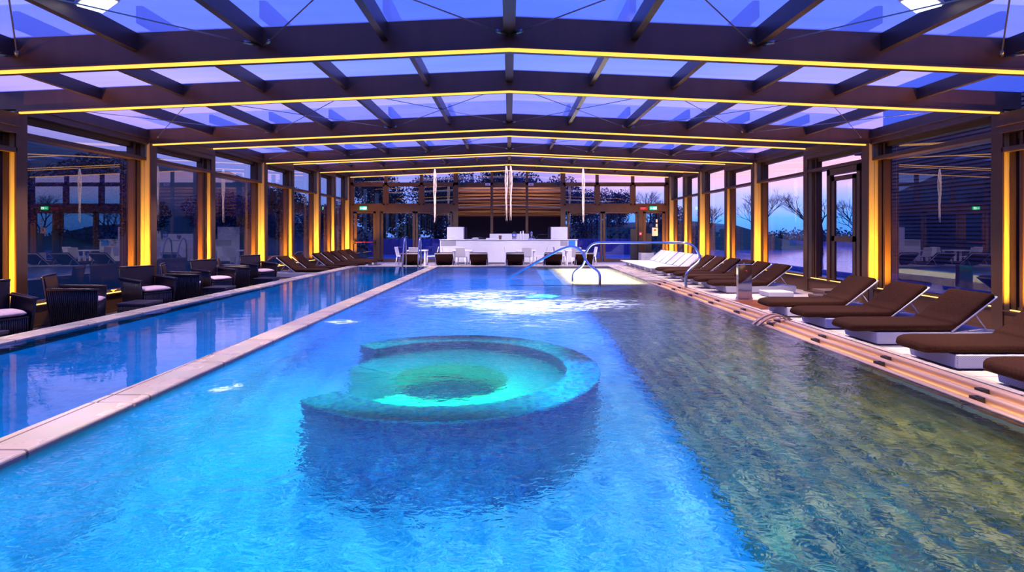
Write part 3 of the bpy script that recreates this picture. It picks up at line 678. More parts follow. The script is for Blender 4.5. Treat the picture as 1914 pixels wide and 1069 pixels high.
# ================================================================== FURNITURE
def rrect(cx, cz, tx, tz, hw, ht, n=4, p=.5):
    """cross-section ring: width along local y, thickness along (tz,-tx) normal"""
    nx, nz_ = -tz, tx; pts = []
    for j in range(16):
        a = 2 * PI * j / 16 + PI / 16
        c_, s_ = math.cos(a), math.sin(a)
        yy = hw * math.copysign(abs(c_) ** .22, c_); tt = ht * math.copysign(abs(s_) ** .45, s_)
        pts.append((cx + nx * tt, yy, cz + nz_ * tt))
    return pts
def cushion_mesh(seat=1.28, back=.66, ang=.70, hw=.34, ht=.048, zc=.232):
    """local x=0 at the foot tip, head toward +x"""
    st = []
    for t in (0, .012, .03, .06, .11, .18, .28): 
        x = t; w_ = hw * (1 - (1 - min(t / .28, 1)) ** 2.4 * .42); th = ht * (min(1, .35 + t / .05))
        st.append((x, zc - .03 * (1 - t / .28) ** 2, 1, 0, w_, th))
    for t in (.5, .8, 1.05): st.append((min(t, seat - .12), zc, 1, 0, hw, ht))
    xh = seat; ca, sa = math.cos(ang), math.sin(ang)
    for k in range(1, 4):
        a = ang * k / 4; st.append((xh - .06 + .05 * k * .5, zc + .012 * k * k * .5, math.cos(a), math.sin(a), hw, ht))
    for t in (.06, .2, .4, .55, back - .02, back):
        h = hw * (1 if t < back - .03 else (.985 if t < back else .96)); st.append((xh + ca * t, zc + sa * t, ca, sa, h, ht * (1 if t < back else .5)))
    return MB().loft([rrect(*s_) for s_ in st])
def lounger(name, label, group, cushion=True, seat=1.28):
    r = empty(name); tag(r, label, 'sun lounger', group)
    x0 = .27; L_ = seat + .62
    b = MB(); b.hexa([(x0, -.33, .02), (L_, -.33, .02), (L_, .33, .02), (x0, .33, .02)], [(x0 - .02, -.345, .175), (L_ + .02, -.345, .175), (L_ + .02, .345, .175), (x0 - .02, .345, .175)])
    b.build('base', M['white_weave'], r, bevel=.012)
    b = MB(); b.box((x0 + .06, -.28, 0), (L_ - .06, .28, .021)); b.build('plinth', M['dark'], r)
    ang = .70; ca, sa = math.cos(ang), math.sin(ang); zz = .18
    f = MB()
    for sy in (-.335, .335): f.tube([(seat - .05, sy, zz), (seat + ca * .70, sy, zz + sa * .70)], .013, 8)
    f.tube([(seat + ca * .70, -.335, zz + sa * .70), (seat + ca * .70, .335, zz + sa * .70)], .013, 8)
    f.build('backrest_frame', M['white_frame'], r)
    for sy in (-.3, .3):
        p = MB(); p.tube([(seat + ca * .36, sy, zz + sa * .36), (seat + .44, sy, .19)], .009, 6); p.tube([(seat + .2, sy, .185), (seat + .38, sy * .9, .2), (L_, sy * .95, .185)], .012, 6); p.build('prop', M['white_frame'], r)
    if cushion:
        cushion_mesh(seat).build('cushion', M['brown_fabric'], r)
    else:
        p = MB(); t0 = .02
        for k in range(3):
            yy = -.33 + k * .225
            p.box((t0, yy, .18), (seat - .02, yy + .205, .21))
        p.build('seat_panel', M['white_plastic'], r, bevel=.008)
        p = MB()
        for k in range(3):
            y0_ = -.33 + k * .225; y1_ = y0_ + .205
            a = (seat, .20); b_ = (seat + ca * .68, .20 + sa * .68); nx, nz_ = -sa * .03, ca * .03
            p.hexa([(a[0], y0_, a[1]), (b_[0], y0_, b_[1]), (b_[0], y1_, b_[1]), (a[0], y1_, a[1])], [(a[0]+nx, y0_, a[1]+nz_), (b_[0]+nx, y0_, b_[1]+nz_), (b_[0]+nx, y1_, b_[1]+nz_), (a[0]+nx, y1_, a[1]+nz_)])
        p.build('backrest', M['white_plastic'], r, bevel=.008)
    return r
proto = lounger('sun_lounger', 'x', 'brown cushioned sun loungers beside the right windows')
near = [4.81, 5.94, 7.16, 8.26, 9.36]
nl = ['nearest brown cushioned sun lounger, cut by the right edge of the photo', 'second nearest brown cushioned sun lounger, its back cut off at the right edge',
      'brown cushioned sun lounger with its whole raised back before a glowing window', 'brown cushioned sun lounger, middle of the near right hand row',
      'brown cushioned sun lounger behind the others, just in front of the wicker tables']
first = True
for y, lb in zip(near, nl):
    o = proto if first else copy_tree(proto); first = False
    o.location = (4.50, y, 0); o['label'] = lb; o['group'] = 'brown cushioned sun loungers in the near right row'
far = [12.76, 13.72, 14.58, 15.44, 16.46, 17.36]
fl = ['brown cushioned lounger right behind the steel shower pillar', 'second brown lounger beyond the steel shower pillar', 'third brown lounger beyond the steel shower pillar',
      'fourth brown lounger beyond the shower pillar, left of a glowing column', 'fifth brown lounger beyond the shower pillar, behind the handrail end', 'brown lounger next to the row of white ones']
for y, lb in zip(far, fl):
    o = copy_tree(proto); o.location = (4.85, y, 0); o['label'] = lb; o['group'] = 'brown cushioned sun loungers in the far right row'
pw = lounger('sun_lounger', 'x', 'white sun loungers without cushions', cushion=False)
wl_ = ['nearest of the bare white sun loungers', 'second bare white sun lounger from the brown ones', 'third bare white sun lounger from the brown ones', 'third bare white sun lounger from the planter box',
       'second bare white sun lounger from the planter box', 'bare white sun lounger closest to the planter box']
for k, lb in enumerate(wl_):
    o = pw if k == 0 else copy_tree(pw); o.location = (4.75, 18.25 + k * .82, 0); o['label'] = lb
pl = lounger('sun_lounger', 'x', 'brown sun loungers by the left windows', seat=1.0)
for k, d in enumerate([16.75, 17.85, 19.05, 20.0, 20.9, 21.8, 22.7]):
    o = pl if k == 0 else copy_tree(pl)
    o.rotation_euler = (0, 0, PI); o.location = (-5.72 if d < 18.7 else -5.5, d, 0)
    o['label'] = ['nearest brown lounger of the left row, beside the last armchair', 'second brown lounger of the left row', 'third brown lounger of the left row', 'middle brown lounger of the left row',
                  'fifth brown lounger of the left row', 'sixth brown lounger of the left row', 'last brown lounger of the left row, nearest the exit door'][k]
pe = lounger('sun_lounger', 'x', 'brown loungers with their backs to the pool', seat=1.2)
for k, x in enumerate([759, 823, 891, 963, 1038, 1099]):
    o = pe if k == 0 else copy_tree(pe)
    X = (x - 952) * 19.1 / 985; o.rotation_euler = (0, 0, -PI / 2 + [.05, .06, .03, 0, -.03, -.05][k]); o.location = (X, 21.05, 0)
    o['label'] = ['brown lounger seen from behind, beside the pool ladder', 'brown lounger seen from behind, second from the pool ladder', 'brown lounger seen from behind, third from the pool ladder',
                  'brown lounger seen from behind, in front of the middle of the bar', 'brown lounger seen from behind, left of the handrail crossing', 'brown lounger seen from behind the handrail crossing'][k]

# wicker armchairs
def ribbed(b, p00, p10, p11, p01, n, r, bow=0., nrm=(0, 0, 0)):
    p00, p10, p11, p01, nrm = map(Vector, (p00, p10, p11, p01, nrm))
    for k in range(n):
        t = (k + .5) / n; a = p00.lerp(p10, t); c = p01.lerp(p11, t)
        off = nrm * bow * math.sin(PI * t); m = a.lerp(c, .5) + off * 1.0
        jit = Vector((random.uniform(-.003, .003), random.uniform(-.003, .003), 0))
        b.tube([a + off, m + jit, c + off], r, 5)
    b.tube([p01 + nrm * bow * math.sin(PI * t_ / 8) + (p11 - p01) * (t_ / 8) for t_ in range(9)], r * 1.6, 6)
def armchair(label, group):
    """faces local -y... seat front toward +x"""
    r = empty('wicker_armchair'); tag(r, label, 'armchair', group)
    w2 = .35
    b = MB()   # back panel leaning back, flaring upward
    ribbed(b, (-.26, -w2 + .06, .06), (-.26, w2 - .06, .06), (-.37, w2 - .0, .82), (-.37, -w2 + .0, .82), 26, .012, .03, (-1, 0, 0))
    b.hexa([(-.25, -.28, .1), (-.24, -.28, .1), (-.24, .28, .1), (-.25, .28, .1)], [(-.355, -.33, .8), (-.345, -.33, .8), (-.345, .33, .8), (-.355, .33, .8)])
    b.build('backrest', M['cane'], r)
    for sy in (-1, 1):
        b = MB()
        ribbed(b, (-.26, sy * .29, .03), (.32, sy * .29, .03), (.34, sy * w2, .60), (-.32, sy * w2, .64), 26, .012)
        b.hexa([(-.25, sy * .27, .05), (.31, sy * .27, .05), (.31, sy * .285, .05), (-.25, sy * .285, .05)], [(-.3, sy * .325, .6), (.33, sy * .325, .58), (.33, sy * .34, .58), (-.3, sy * .34, .6)])
        b.hexa([(-.31, sy * .29, .615), (.34, sy * .29, .585), (.34, sy * .375, .585), (-.31, sy * .375, .615)], [(-.31, sy * .29, .64), (.34, sy * .29, .61), (.34, sy * .375, .61), (-.31, sy * .375, .64)])
        b.build('armrest', M['cane'], r)
    b = MB(); ribbed(b, (.30, -.27, .03), (.30, .27, .03), (.31, .27, .37), (.31, -.27, .37), 22, .012); b.box((-.25, -.27, .05), (.295, .27, .37)); b.build('seat_base', M['cane'], r)
    rings = []
    for k in range(9):
        t = k / 8; x = -.22 + .56 * t; e = math.sin(PI * min(1, max(0, t))) ** .35 if 0 < t < 1 else .25
        rings.append([(x, (.26) * math.copysign(abs(math.cos(a)) ** .35, math.cos(a)) * (.9 + .1 * e), .425 + (.05 * e) * math.copysign(abs(math.sin(a)) ** .6, math.sin(a))) for a in [2 * PI * j / 16 + .1 for j in range(16)]])
    MB().loft(rings).build('seat_cushion', M['cushion'], r)
    return r
ch = [(6.75, 'a'), (8.08, 'b'), (9.66, 'a'), (10.68, 'b'), (11.80, 'a'), (12.72, 'b'), (13.95, 'a')]
cl = ['nearest dark wicker armchair with pale cushion, cut by the left edge', 'dark wicker armchair turned away, showing its side, before a glowing sill', 'dark wicker armchair facing the camera behind the first low table in view',
      'dark wicker armchair seen from its side, back to the second window column', 'dark wicker armchair facing the camera behind the middle low table', 'dark wicker armchair tucked behind its neighbour, second last in the row', 'last dark wicker armchair of the row, next to the brown loungers']
pc = armchair('x', 'dark wicker armchairs along the left pool')
for k, ((y, t), lb) in enumerate(zip(ch, cl)):
    o = pc if k == 0 else copy_tree(pc)
    o.location = (-6.62, y, 0); o.rotation_euler = (0, 0, math.radians(28 if t == 'b' else -24)); o['label'] = lb; o.scale = (.92, .92, 1.)
def low_table():
    r = empty('wicker_table'); tag(r, 'x', 'table', 'low dark wicker tables between the armchairs')
    b = MB(); b.box((-.235, -.235, .27), (.235, .235, .30)); b.build('tabletop', M['cane_top'], r, bevel=.008)
    b = MB()
    for (a, c) in (((-.22, -.22), (.22, -.22)), ((.22, -.22), (.22, .22)), ((.22, .22), (-.22, .22)), ((-.22, .22), (-.22, -.22))):
        ribbed(b, (a[0], a[1], .0), (c[0], c[1], .0), (c[0], c[1], .27), (a[0], a[1], .27), 18, .012)
    b.box((-.2, -.2, .03), (.2, .2, .27)); b.build('table_base', M['cane'], r)
    return r
pt = low_table()
for k, (y, lb) in enumerate([(6.10, 'low dark wicker table cut by the left edge of the photo'), (8.86, 'low dark wicker table between the second and third armchairs'), (11.22, 'low dark wicker table in the middle of the armchair row'), (13.32, 'low dark wicker table before the last armchair')]):
    o = pt if k == 0 else copy_tree(pt); o.location = (-6.24 + .012 * k * 3, y, 0); o['label'] = lb

# shower pillar, platform, tables
r = empty('shower_pillar', (5.08, 11.4, 0)); tag(r, 'mirror polished steel shower pillar standing on the right deck', 'shower')
q = MB(); q.box((-.15, -.05, .05), (.15, .05, .76)); q.build('pillar', M['mirror'], r, bevel=.006)
q = MB(); q.box((-.16, -.06, .0), (.16, .06, .05)); q.build('foot', M['steel'], r)
q = MB(); q.tube([(.02, -.05, .62), (.02, -.08, .62)], .014, 8); q.tube([(.02, -.08, .60), (.02, -.08, .64)], .01, 8); q.build('push_button', M['red'], r)
q = MB(); q.tube([(0, 0, .76), (0, 0, .79)], .015, 8); q.build('outlet', M['steel'], r)
q = MB(); q.box((4.55, 9.95, .0), (5.75, 11.25, .015)); tag(q.build('shower_platform', M['redwood'], bevel=.004), 'wet reddish wooden platform in front of the shower pillar', 'platform')
q = MB(); q.box((-.28, -.23, .015), (.28, .23, .12)); r = q.build('white_box_table', M['white_weave'], bevel=.01); r.location = (6.05, 11.95, 0); tag(r, 'low white woven box table beside the shower pillar lounger', 'table')
q = MB(); q.box((-.24, -.19, 0), (.24, .19, .016)); q.build('plinth', M['dark'], r)
for (x, y, s_, lb) in ((6.30, 10.55, 1., 'low brown wicker table, the front one of two behind the lounger'), (6.72, 10.98, 1.25, 'low brown wicker table, the taller one against the side door')):
    r = empty('brown_wicker_table', (x, y, 0)); r.scale = (s_ * .8, s_ * .8, s_); tag(r, lb, 'table', 'brown wicker tables by the side door')
    q = MB(); q.box((-.28, -.22, .16), (.28, .22, .21)); q.build('tabletop', M['brown_wicker'], r, bevel=.008)
    q = MB(); q.box((-.27, -.21, .06), (.27, .21, .16)); q.build('apron', M['brown_wicker'], r)
    for ax_ in (-.24, .24):
        for ay in (-.18, .18):
            q = MB(); q.box((ax_ - .025, ay - .025, 0), (ax_ + .025, ay + .025, .06)); q.build('leg', M['dark'], r)

# handrails
def smooth_path(pts, n=6):
    P = [Vector(p) for p in pts]; outp = []
    for i in range(len(P) - 1):
        p0 = P[max(i - 1, 0)]; p1 = P[i]; p2 = P[i + 1]; p3 = P[min(i + 2, len(P) - 1)]
        for k in range(n):
            t = k / n
            outp.append(.5 * ((2 * p1) + (-p0 + p2) * t + (2 * p0 - 5 * p1 + 4 * p2 - p3) * t * t + (-p0 + 3 * p1 - 3 * p2 + p3) * t ** 3))
    outp.append(P[-1]); return outp
def pix(x, y, d): return ((x - 952) * d / 985, d, 1.5 - (y - 430) * d / 985)
A = [(925, 534, 14.5), (948, 520.5, 14.15), (990, 497, 13.7), (1030, 475, 13.25), (1058, 462.5, 12.95), (1075, 462, 12.85), (1088, 471, 12.8), (1095, 486, 12.75), (1104, 497, 12.6), (1117, 507, 12.3), (1121, 516, 12.2), (1121, 541, 12.15)]
q = MB(); q.tube(smooth_path([pix(*p) for p in A]), .03, 10); tag(q.build('pool_handrail', M['steel'],), 'steel handrail sloping down into the large pool, left of the crossing', 'handrail')
Bp = [(1070.5, 530, 13.3), (1071, 515, 13.3), (1076, 506, 13.25), (1088, 497, 13.1), (1094, 484, 12.95), (1096, 470, 12.85), (1105, 458, 12.75), (1118, 453.5, 12.6), (1140, 453.3, 12.5), (1200, 453.5, 12.1), (1260, 453.8, 11.75), (1285, 455, 11.65), (1300, 464, 11.6), (1308, 480, 11.55), (1305, 490, 11.5), (1292, 501, 11.45), (1284, 510, 11.4), (1282, 520, 11.4), (1282, 538.5, 11.4)]
q = MB(); q.tube(smooth_path([pix(*p) for p in Bp]), .028, 10); tag(q.build('pool_handrail', M['steel']), 'long horizontal steel handrail from the shallow ledge to the right deck', 'handrail')
for X, lb in ((-3.62, 'left steel hoop of the far pool ladder'), (-3.10, 'right steel hoop of the far pool ladder')):
    q = MB(); pts = [(X, 18.45, .25), (X, 18.45, .8), (X, 18.42, 1.08), (X, 18.28, 1.22), (X - .0, 18.12, 1.10), (X, 17.98, .75), (X, 17.88, .3), (X, 17.86, -.6)]
    q.tube(smooth_path(pts), .024, 10); tag(q.build('ladder_rail', M['steel']), lb, 'ladder rail', 'steel hoops of the pool ladder')

# bar
r = empty('bar_counter', (0, 23.0, 0)); tag(r, 'long white bar counter in front of the far glass wall', 'bar')
q = MB(); q.box((-3.03, 0, .09), (2.97, .5, 1.06)); q.build('counter_front', M['white_lac'], r, bevel=.01)
q = MB(); q.box((-3.06, -.03, 1.06), (3.0, .55, 1.09)); q.build('worktop', M['white_lac'], r)
q = MB(); q.box((-2.95, .06, 0), (2.9, .45, .09)); q.build('plinth', M['grey'], r)
for x0, x1, m_k, lb in ((-2.98, -2.33, 'grey', 'grey price panel'), (2.23, 2.55, 'grey', 'grey menu panel'), (2.58, 2.88, 'bluebox', 'blue panel')):
    q = MB(); q.box((x0, -.012, .82), (x1, .0, 1.05)); o = q.build('front_panel', M[m_k], r); o['label'] = lb
for sx, lb in ((-2.42, 'tall white cabinet behind the left end of the bar'), (2.24, 'tall white cabinet behind the right end of the bar')):
    r = empty('tall_cabinet', (sx, 23.6, 0)); tag(r, lb, 'cabinet')
    q = MB(); q.box((-.37, .0, 0), (.37, .5, 1.64)); q.build('carcass', M['white_lac'], r, bevel=.008)
    q = MB(); q.box((-.34, .5, .1), (.34, .515, 1.6)); q.build('door', M['white_lac'], r)
r = empty('back_counter', (.0, 24.1, 0)); tag(r, 'white back counter behind the bar under the windows', 'cabinet')
q = MB(); q.box((-.9, 0, 0), (.9, .38, 1.33)); q.build('carcass', M['white_lac'], r, bevel=.008)
for x in (.18, .26): 
    q = MB(); q.box((x - .012, -.02, 1.12), (x + .012, 0, 1.29)); q.build('handle', M['steel'], r)
def small(name, mat, prof, x, y, z, label, cat, extra=None, group=None):
    q = MB(); q.lathe(prof, n=14); o = q.build(name, M[mat]); o.location = (x, y, z); tag(o, label, cat, group)
    if extra: extra(o)
    return o
zt = 1.09
small('coffee_cup', 'brown_wicker', [(.05, 0), (.07, .17), (.075, .175), (.06, .16)], -.40, 23.2, zt, 'brown cup standing on the bar near its middle', 'cup')
small('bottle', 'white_plastic', [(.05, 0), (.055, .02), (.055, .2), (.03, .28), (.025, .34), (.03, .35)], .50, 23.25, zt, 'left one of the two slim white bottles on the bar', 'bottle')
small('bottle', 'white_plastic', [(.05, 0), (.055, .02), (.055, .22), (.03, .3), (.025, .37), (.03, .38)], .61, 23.25, zt, 'right one of the two slim white bottles on the bar', 'bottle')
def lid(o): q = MB(); q.lathe([(.105, .25), (.11, .28), (.05, .32), (.02, .36)], n=14); q.build('lid', M['dark'], o)
small('ice_bucket', 'steel', [(.08, 0), (.1, .02), (.11, .25), (.1, .25)], .22, 23.2, zt, 'steel container with a dark lid on the bar', 'container', lid)
def jug(o):
    q = MB(); q.lathe([(.03, .1), (.03, .2), (.06, .28), (.02, .36)], n=10); q.build('lamp_head', M['steel'], o)
small('citrus_press', 'steel', [(.16, 0), (.17, .03), (.05, .06), (.03, .1)], .98, 23.25, zt, 'steel citrus press at the right part of the bar', 'press', jug)
small('plate_stack', 'white_plastic', [(.08, 0), (.17, .03), (.17, .05), (.08, .08), (.02, .08)], -1.50, 23.25, zt, 'white stack of plates on the left part of the bar', 'plates')
small('napkin_tray', 'dark', [(.16, 0), (.17, .02), (.16, .05), (.02, .06)], -1.2, 23.3, zt, 'dark round tray next to the plates on the bar', 'tray')
q = MB(); q.box((-.26, -.1, 0), (.26, .1, .055)); o = q.build('napkin_box', M['paper'], bevel=.01); o.location = (-.76, 23.2, zt); tag(o, 'flat white napkin box on the bar left of the cup', 'box')
q = MB(); q.box((-.24, -.085, .055), (.24, .085, .06)); q.build('napkins', M['paper'], o)

# white tables and chairs
def wtable(label):
    r = empty('cafe_table'); tag(r, label, 'table', 'white square tables in front of the bar')
    q = MB(); q.box((-.42, -.35, .63), (.42, .35, .665)); q.build('tabletop', M['white_plastic'], r, bevel=.01)
    for a in (-.36, .36):
        for b_ in (-.29, .29):
            q = MB(); q.box((a - .03, b_ - .03, 0), (a + .03, b_ + .03, .63)); q.build('leg', M['white_plastic'], r)
    return r
def wchair(label):
    r = empty('cafe_chair'); tag(r, label, 'chair', 'white plastic chairs around the cafe tables')
    q = MB(); q.hexa([(-.2, -.2, .40), (.2, -.2, .40), (.2, .2, .39), (-.2, .2, .39)], [(-.2, -.2, .43), (.2, -.2, .43), (.2, .2, .42), (-.2, .2, .42)]); q.build('seat', M['white_plastic'], r, bevel=.01)
    q = MB(); q.hexa([(-.2, -.21, .42), (.2, -.21, .42), (.2, -.18, .42), (-.2, -.18, .42)], [(-.19, -.29, .80), (.19, -.29, .80), (.19, -.26, .80), (-.19, -.26, .80)]); q.build('backrest', M['white_plastic'], r, bevel=.01)
    for a in (-1, 1):
        q = MB(); q.tube([(a * .18, .18, .4), (a * .2, .21, 0)], [.022, .016], 6); q.build('leg', M['white_plastic'], r)
        q = MB(); q.tube([(a * .18, -.18, .4), (a * .2, -.24, 0)], [.022, .016], 6); q.build('leg', M['white_plastic'], r)
    return r
T = wtable('x'); C_ = wchair('x'); ft = True
tx = [(-3.85, 'left white cafe table behind the pool ladder'), (-1.95, 'second white cafe table, at the left end of the bar'), (.68, 'third white cafe table, in front of the middle of the bar'), (2.75, 'last white cafe table, behind the handrail crossing')]
cdesc = [('white chair on the left side of', PI / 2 * -1, -.62, 0), ('white chair with its back to the pool at', 0, .0, -.50), ('white chair on the right side of', PI / 2, .62, 0)]
tn = ['the table behind the pool ladder', 'the table by the left bar end', 'the middle bar table', 'the table behind the handrails']
for k, (x, lb) in enumerate(tx):
    o = T if k == 0 else copy_tree(T); o.location = (x, 22.05, 0); o['label'] = lb
    for (cd, rot, dx, dy) in cdesc:
        c = C_ if ft else copy_tree(C_); ft = False
        c.location = (x + dx, 22.05 + dy, 0); c.rotation_euler = (0, 0, rot + random.uniform(-.15, .15)); c['label'] = cd + ' ' + tn[k]

# planter and black posts at the right exit
r = empty('planter_box', (6.05, 23.3, 0)); tag(r, 'pale square planter box left of the right exit door', 'planter')
q = MB(); q.box((-.28, -.25, 0), (.28, .25, .5)); q.build('box', M['ledge'], r, bevel=.01)
q = MB(); q.box((-.24, -.21, .5), (.24, .21, .51)); q.build('soil', M['dark'], r)
for x, y, h, lb in ((5.62, 23.9, 1.55, 'tall black standing panel at the right sliding door'), (6.32, 23.9, 1.35, 'shorter black standing panel behind the planter box')):
    q = MB(); q.box((-.13, -.03, .03), (.13, .03, h)); q.box((-.17, -.12, 0), (.17, .12, .03)); o = q.build('black_stand', M['chrome_blk'], bevel=.006); o.location = (x, y, 0); tag(o, lb, 'stand')

# icicle chandeliers
for (x, d, z1, z0, lb) in ((-3.12, 22.1, 4.08, 1.82, 'glowing icicle strand lamp hanging over the left cafe table'), (-.13, 22.15, 4.2, 1.9, 'left one of the twin icicle strand lamps in the middle'),
                        (.06, 22.25, 4.22, 1.92, 'right one of the twin icicle strand lamps in the middle'), (3.1, 22.1, 4.08, 1.82, 'glowing icicle strand lamp hanging over the right part of the bar')):
    r = empty('icicle_lamp', (x, d, 0)); tag(r, lb, 'lamp', 'icicle strand lamps over the bar')
    q = MB()
    for k in range(14):
        a = random.uniform(0, 2 * PI); pts = []; rr = []
        end = z0 + random.uniform(0, .9) if k > 2 else z0
        for j in range(9):
            t = j / 8; zz = z1 - (z1 - end) * t; rad = .055 * math.sin(PI * min(1, t * 1.6 + .02)) ** .8 + .012
            if t > .62: rad = .03
            pts.append((rad * math.cos(a + t * 2.2) + random.uniform(-.014, .014), rad * math.sin(a + t * 2.2), zz)); rr.append(.0075 * (1 - .5 * t))
        q.tube(pts, rr, 5)
    q.build('strands', M['icicle'], r)
    q = MB(); q.lathe([(.05, 0), (.05, .04), (.02, .05)], c=(0, 0, z1), n=12); q.tube([(0, 0, z1 + .04), (0, 0, z1 + .28)], .006, 6); q.build('ceiling_cap', M['steel'], r)
# flat lamps under the near roof
for sx in (-1, 1):
    r = empty('ceiling_lamp', (sx * 3.27, 4.18, 3.30)); tag(r, f"flat frosted lamp panel under the near {'left' if sx < 0 else 'right'} roof bay", 'lamp')
    r.rotation_euler = (0, sx * .045, sx * .6)
    q = MB(); q.box((-.17, -.1, 0), (.17, .1, .03)); q.build('housing', M['white_frame'], r, bevel=.006)
    q = MB(); q.box((-.15, -.085, -.01), (.15, .085, 0)); q.build('diffuser', M['lamp_panel'], r)
q = MB(); q.box((-.16, -.1, -.07), (.16, .1, .07)); o = q.build('security_camera', M['chrome_blk'], bevel=.02); o.location = (8.2, 12.2, 3.3); tag(o, 'dark security camera box outside the upper right window', 'camera')
q = MB(); q.lathe([(.05, 0), (.05, -.06), (.03, -.09), (.005, -.1)], c=(0, 0, -.07), n=12); q.build('dome', M['dark'], o)
q = MB(); q.tube([(-.1, 0, .07), (-.3, 0, .2), (-.66, 0, .2)], .02, 8); q.build('bracket', M['bronze'], o)

# ================================================================== OUTSIDE
q = MB(); q.box((-90, -40, -.3), (-7.9, 120, -.12)); q.box((7.9, -40, -.3), (90, 120, -.12)); q.box((-7.9, 24.7, -.3), (7.9, 120, -.12)); q.box((-7.9, -40, -.3), (7.9, -1, -.12)); tag(q.build('ground', M['grass']), 'dark grassy ground around the glass hall', 'ground', kind='structure')
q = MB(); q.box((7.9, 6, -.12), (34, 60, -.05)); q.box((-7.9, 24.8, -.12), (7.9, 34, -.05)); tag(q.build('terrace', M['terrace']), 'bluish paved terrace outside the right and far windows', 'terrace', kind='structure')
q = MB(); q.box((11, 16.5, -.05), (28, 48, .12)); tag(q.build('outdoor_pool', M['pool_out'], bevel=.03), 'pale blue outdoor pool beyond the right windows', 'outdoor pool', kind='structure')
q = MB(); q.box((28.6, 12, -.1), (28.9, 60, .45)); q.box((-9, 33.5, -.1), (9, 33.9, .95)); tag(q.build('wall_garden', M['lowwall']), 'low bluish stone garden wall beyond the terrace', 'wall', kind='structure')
q = MB(); q.hexa([(4, 36, -.1), (22, 36, -.1), (24, 70, -.1), (2, 70, -.1)], [(6, 42, 1.6), (18, 42, 1.9), (22, 64, 2.6), (5, 64, 2.2)]); tag(q.build('hill', M['leaf_green']), 'green grassy mound behind the right sliding doors', 'hill', kind='structure')
# left embankment
q = MB(); n = 24
for k in range(n):
    a = -2 + k * 2.2; b_ = a + 2.2; h0 = .5 + .25 * math.sin(k * 1.1); h1 = .5 + .25 * math.sin((k + 1) * 1.1)
    q.quad((-8.6, a, -.1), (-8.6, b_, -.1), (-11.5, b_, h1), (-11.5, a, h0)); q.quad((-11.5, a, h0), (-11.5, b_, h1), (-16, b_, h1 + 1.6), (-16, a, h0 + 1.6)); q.quad((-16, a, h0 + 1.6), (-16, b_, h1 + 1.6), (-27, b_, 6.4 + h1), (-27, a, 6.4 + h0))
tag(q.build('embankment', M['grass']), 'rough grassy bank outside the left windows', 'bank', kind='structure')
r = empty('dark_building', (12.2, 0, 0)); tag(r, 'dark neighbouring building with louvred wall beyond the right windows', 'building')
q = MB(); q.box((0, -12, -.1), (7, 17.2, 5.6)); q.build('wall', M['bldg'], r)
q = MB()
for k in range(44): q.box((-.06, -10, .5 + k * .11), (0, 17.0, .56 + k * .11))
o = q.build('louvres', M['bldg_slat'], r)
q = MB(); q.box((-.5, -12, 5.6), (7.4, 17.6, 5.85)); q.build('roof', M['bldg_slat'], r)

def foliage(b, c, rad, n, s, flat=1.):
    for _ in range(n):
        while True:
            p = Vector((random.uniform(-1, 1), random.uniform(-1, 1), random.uniform(-1, 1)))
            if .35 < p.length < 1: break
        p = Vector((p.x * rad[0], p.y * rad[1], p.z * rad[2])) + Vector(c)
        a = Vector((random.gauss(0, 1), random.gauss(0, 1), random.gauss(0, 1))).normalized() * s * random.uniform(.6, 1.3)
        d = a.cross(Vector((random.gauss(0, 1), random.gauss(0, 1), random.gauss(0, 1)))).normalized() * s * .6
        b.quad(p - a, p + d, p + a, p - d)
def branches(b, p, d, ln, r, lvl):
    d = d.normalized(); e = p + d * ln; m = p + d * ln * .5 + Vector((random.uniform(-1, 1), random.uniform(-1, 1), random.uniform(-.5, .5))) * ln * .06
    b.tube([p, m, e], [r, r * .8, r * .62], 5 if lvl > 2 else 3, False)
    if lvl == 0: return
    for k in range(3 if lvl > 1 else 4):
        nd_ = (d + Vector((random.uniform(-1, 1), random.uniform(-1, 1), random.uniform(-.35, .75))) * .75)
        st = e if k < 2 else p + d * ln * random.uniform(.5, .9)
        branches(b, st, nd_, ln * random.uniform(.62, .82), r * .58, lvl - 1)
def bare_tree(h=5.):
    b = MB(); branches(b, Vector((0, 0, 0)), Vector((.05, 0, 1)), h * .26, .11, 6)
    me = b.build('bare_tree', M['bark']); return me
protos = [bare_tree(5.5), bare_tree(5.0), bare_tree(6.)]
def bushy(mat, h, nl, s):
    r = empty('leafy_tree')
    b = MB(); b.tube([(0, 0, 0), (.05, 0, h * .35), (0, .05, h * .7)], [.12, .09, .04], 7); b.build('trunk', M['bark'], r)
    b = MB()
    for k in range(7): foliage(b, (random.uniform(-.22, .22) * h, random.uniform(-.22, .22) * h, h * random.uniform(.3, .85)), (h * .22, h * .22, h * .2), nl // 7, s)
    b.build('crown', M[mat], r); return r
bp = {'d': bushy('leaf_dark', 5., 7000, .075), 'b': bushy('leaf_blue', 5., 7000, .075), 'g': bushy('leaf_green', 4., 4500, .075)}
used = set()
def place(kind, x, y, sc_, rz, lb, cat='tree', grp='trees around the hall', z=-.15):
    if kind[0] == 't': src = protos[int(kind[1])]
    else: src = bp[kind]
    if kind in used: o = copy_tree(src)
    else: o = src; used.add(kind)
    o.location = (x, y, z); o.scale = (sc_,) * 3; o.rotation_euler = (0, 0, rz); tag(o, lb, cat, grp); return o
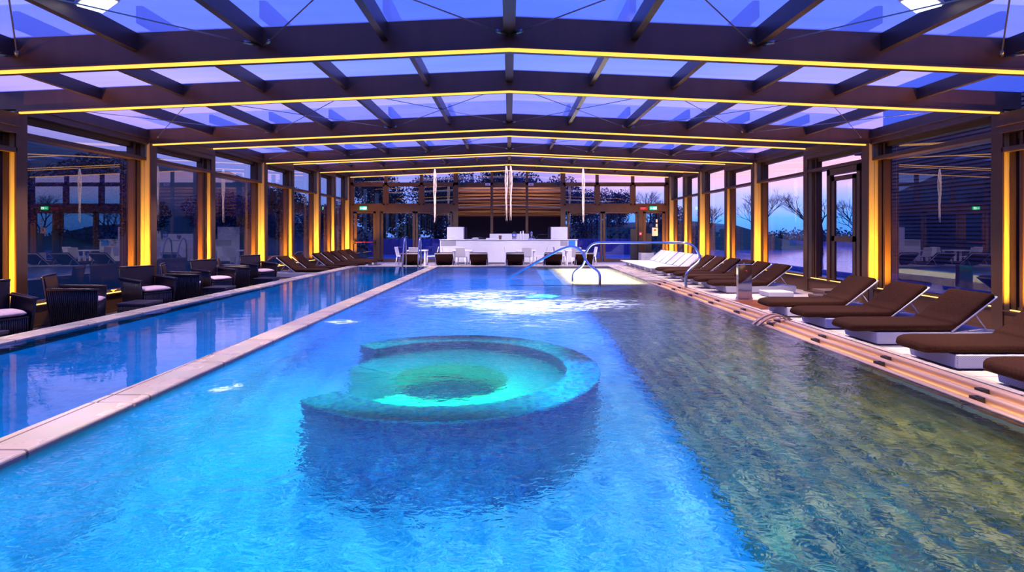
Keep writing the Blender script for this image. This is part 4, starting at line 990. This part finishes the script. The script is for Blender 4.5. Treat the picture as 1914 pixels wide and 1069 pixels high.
# right: bare trees against the sunset
place('t0', 17.5, 29.5, .95, .3, 'bare tree against the pink sky seen through the right window by the side door')
place('t1', 20.5, 31.0, .9, 2.1, 'bare branching tree left of the side door beyond the outdoor pool')
place('t2', 17.0, 36.0, .9, 4., 'bare tree beyond the right window with the reeds')
place('t0', 14.5, 39.0, .9, 5., 'bare tree seen through the far right side windows')
place('t1', 22.5, 28.0, .85, 1., 'thin bare tree seen through the glass of the side door')
place('t2', 9.5, 36.5, .95, .7, 'large bare tree behind the right exit door')
place('t1', 7.0, 39.0, .95, 3.1, 'bare tree behind the right sliding doors')
place('t0', 11.8, 40.5, 1.0, 2.1, 'bare tree in the far right corner of the garden')
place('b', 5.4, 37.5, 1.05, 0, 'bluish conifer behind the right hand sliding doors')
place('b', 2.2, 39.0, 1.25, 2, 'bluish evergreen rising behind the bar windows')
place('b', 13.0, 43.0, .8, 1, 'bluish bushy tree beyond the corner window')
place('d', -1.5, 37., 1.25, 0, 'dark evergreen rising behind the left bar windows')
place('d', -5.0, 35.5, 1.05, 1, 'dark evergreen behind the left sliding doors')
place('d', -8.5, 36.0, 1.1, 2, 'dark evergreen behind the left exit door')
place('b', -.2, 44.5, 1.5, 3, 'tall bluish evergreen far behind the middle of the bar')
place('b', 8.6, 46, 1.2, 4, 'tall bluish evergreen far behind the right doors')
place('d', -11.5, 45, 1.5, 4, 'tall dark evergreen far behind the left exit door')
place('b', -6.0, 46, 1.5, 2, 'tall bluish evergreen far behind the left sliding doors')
place('t0', -3.2, 38.5, 1.1, 1.2, 'bare tree between the dark evergreens behind the left doors')
place('g', -6.6, 34.9, .55, 1, 'round green shrub at the garden wall behind the left doors', 'shrub')
place('g', 21.5, 30.5, .45, 1, 'green shrub beside the bare trees beyond the outdoor pool', 'shrub')
# left: dense dark trees
lt = [(-13.5, 9, 'd', 1.), (-15, 13, 'd', 1.15), (-13.2, 16.5, 'b', .95), (-15.5, 20.5, 'd', 1.15), (-14, 25, 'b', 1.), (-13.5, 30, 'd', 1.1), (-17.5, 7, 'd', 1.2), (-12.2, 34, 'b', 1.)]
ll = ['nearest dark tree outside the left windows', 'tall dark tree outside the second left window', 'bluish tree on the left bank by the third window', 'tall dark tree on the left bank by the middle windows',
      'bluish tree on the left bank near the far windows', 'dark tree on the left bank behind the far armchairs', 'tall dark tree high on the left bank', 'bluish tree at the far left corner of the hall']
for (x, y, k, s_), lb in zip(lt, ll): place(k, x, y, s_, random.uniform(0, 6), lb, z=.2).scale.z = s_ * .72
place('t1', -11.6, 11.5, .8, .5, 'bare tree on the left bank close to the glass', z=.2)
# hedge right
b = MB()
for k in range(60): foliage(b, (30.2 + random.uniform(-.3, .5), 14 + k * .8, .75), (.7, .7, .75 + .3 * math.sin(k * 1.7)), 90, .14)
o = b.build('hedge', M['leaf_dark']); tag(o, 'long dark clipped hedge beyond the outdoor pool', 'hedge', kind='stuff')
b = MB()
for k in range(24): foliage(b, (-11 + k * 1.0, 35.0, .7), (.7, .6, .9), 80, .14)
o = b.build('hedge', M['leaf_dark']); tag(o, 'dark hedge above the stone wall behind the far doors', 'hedge', kind='stuff')
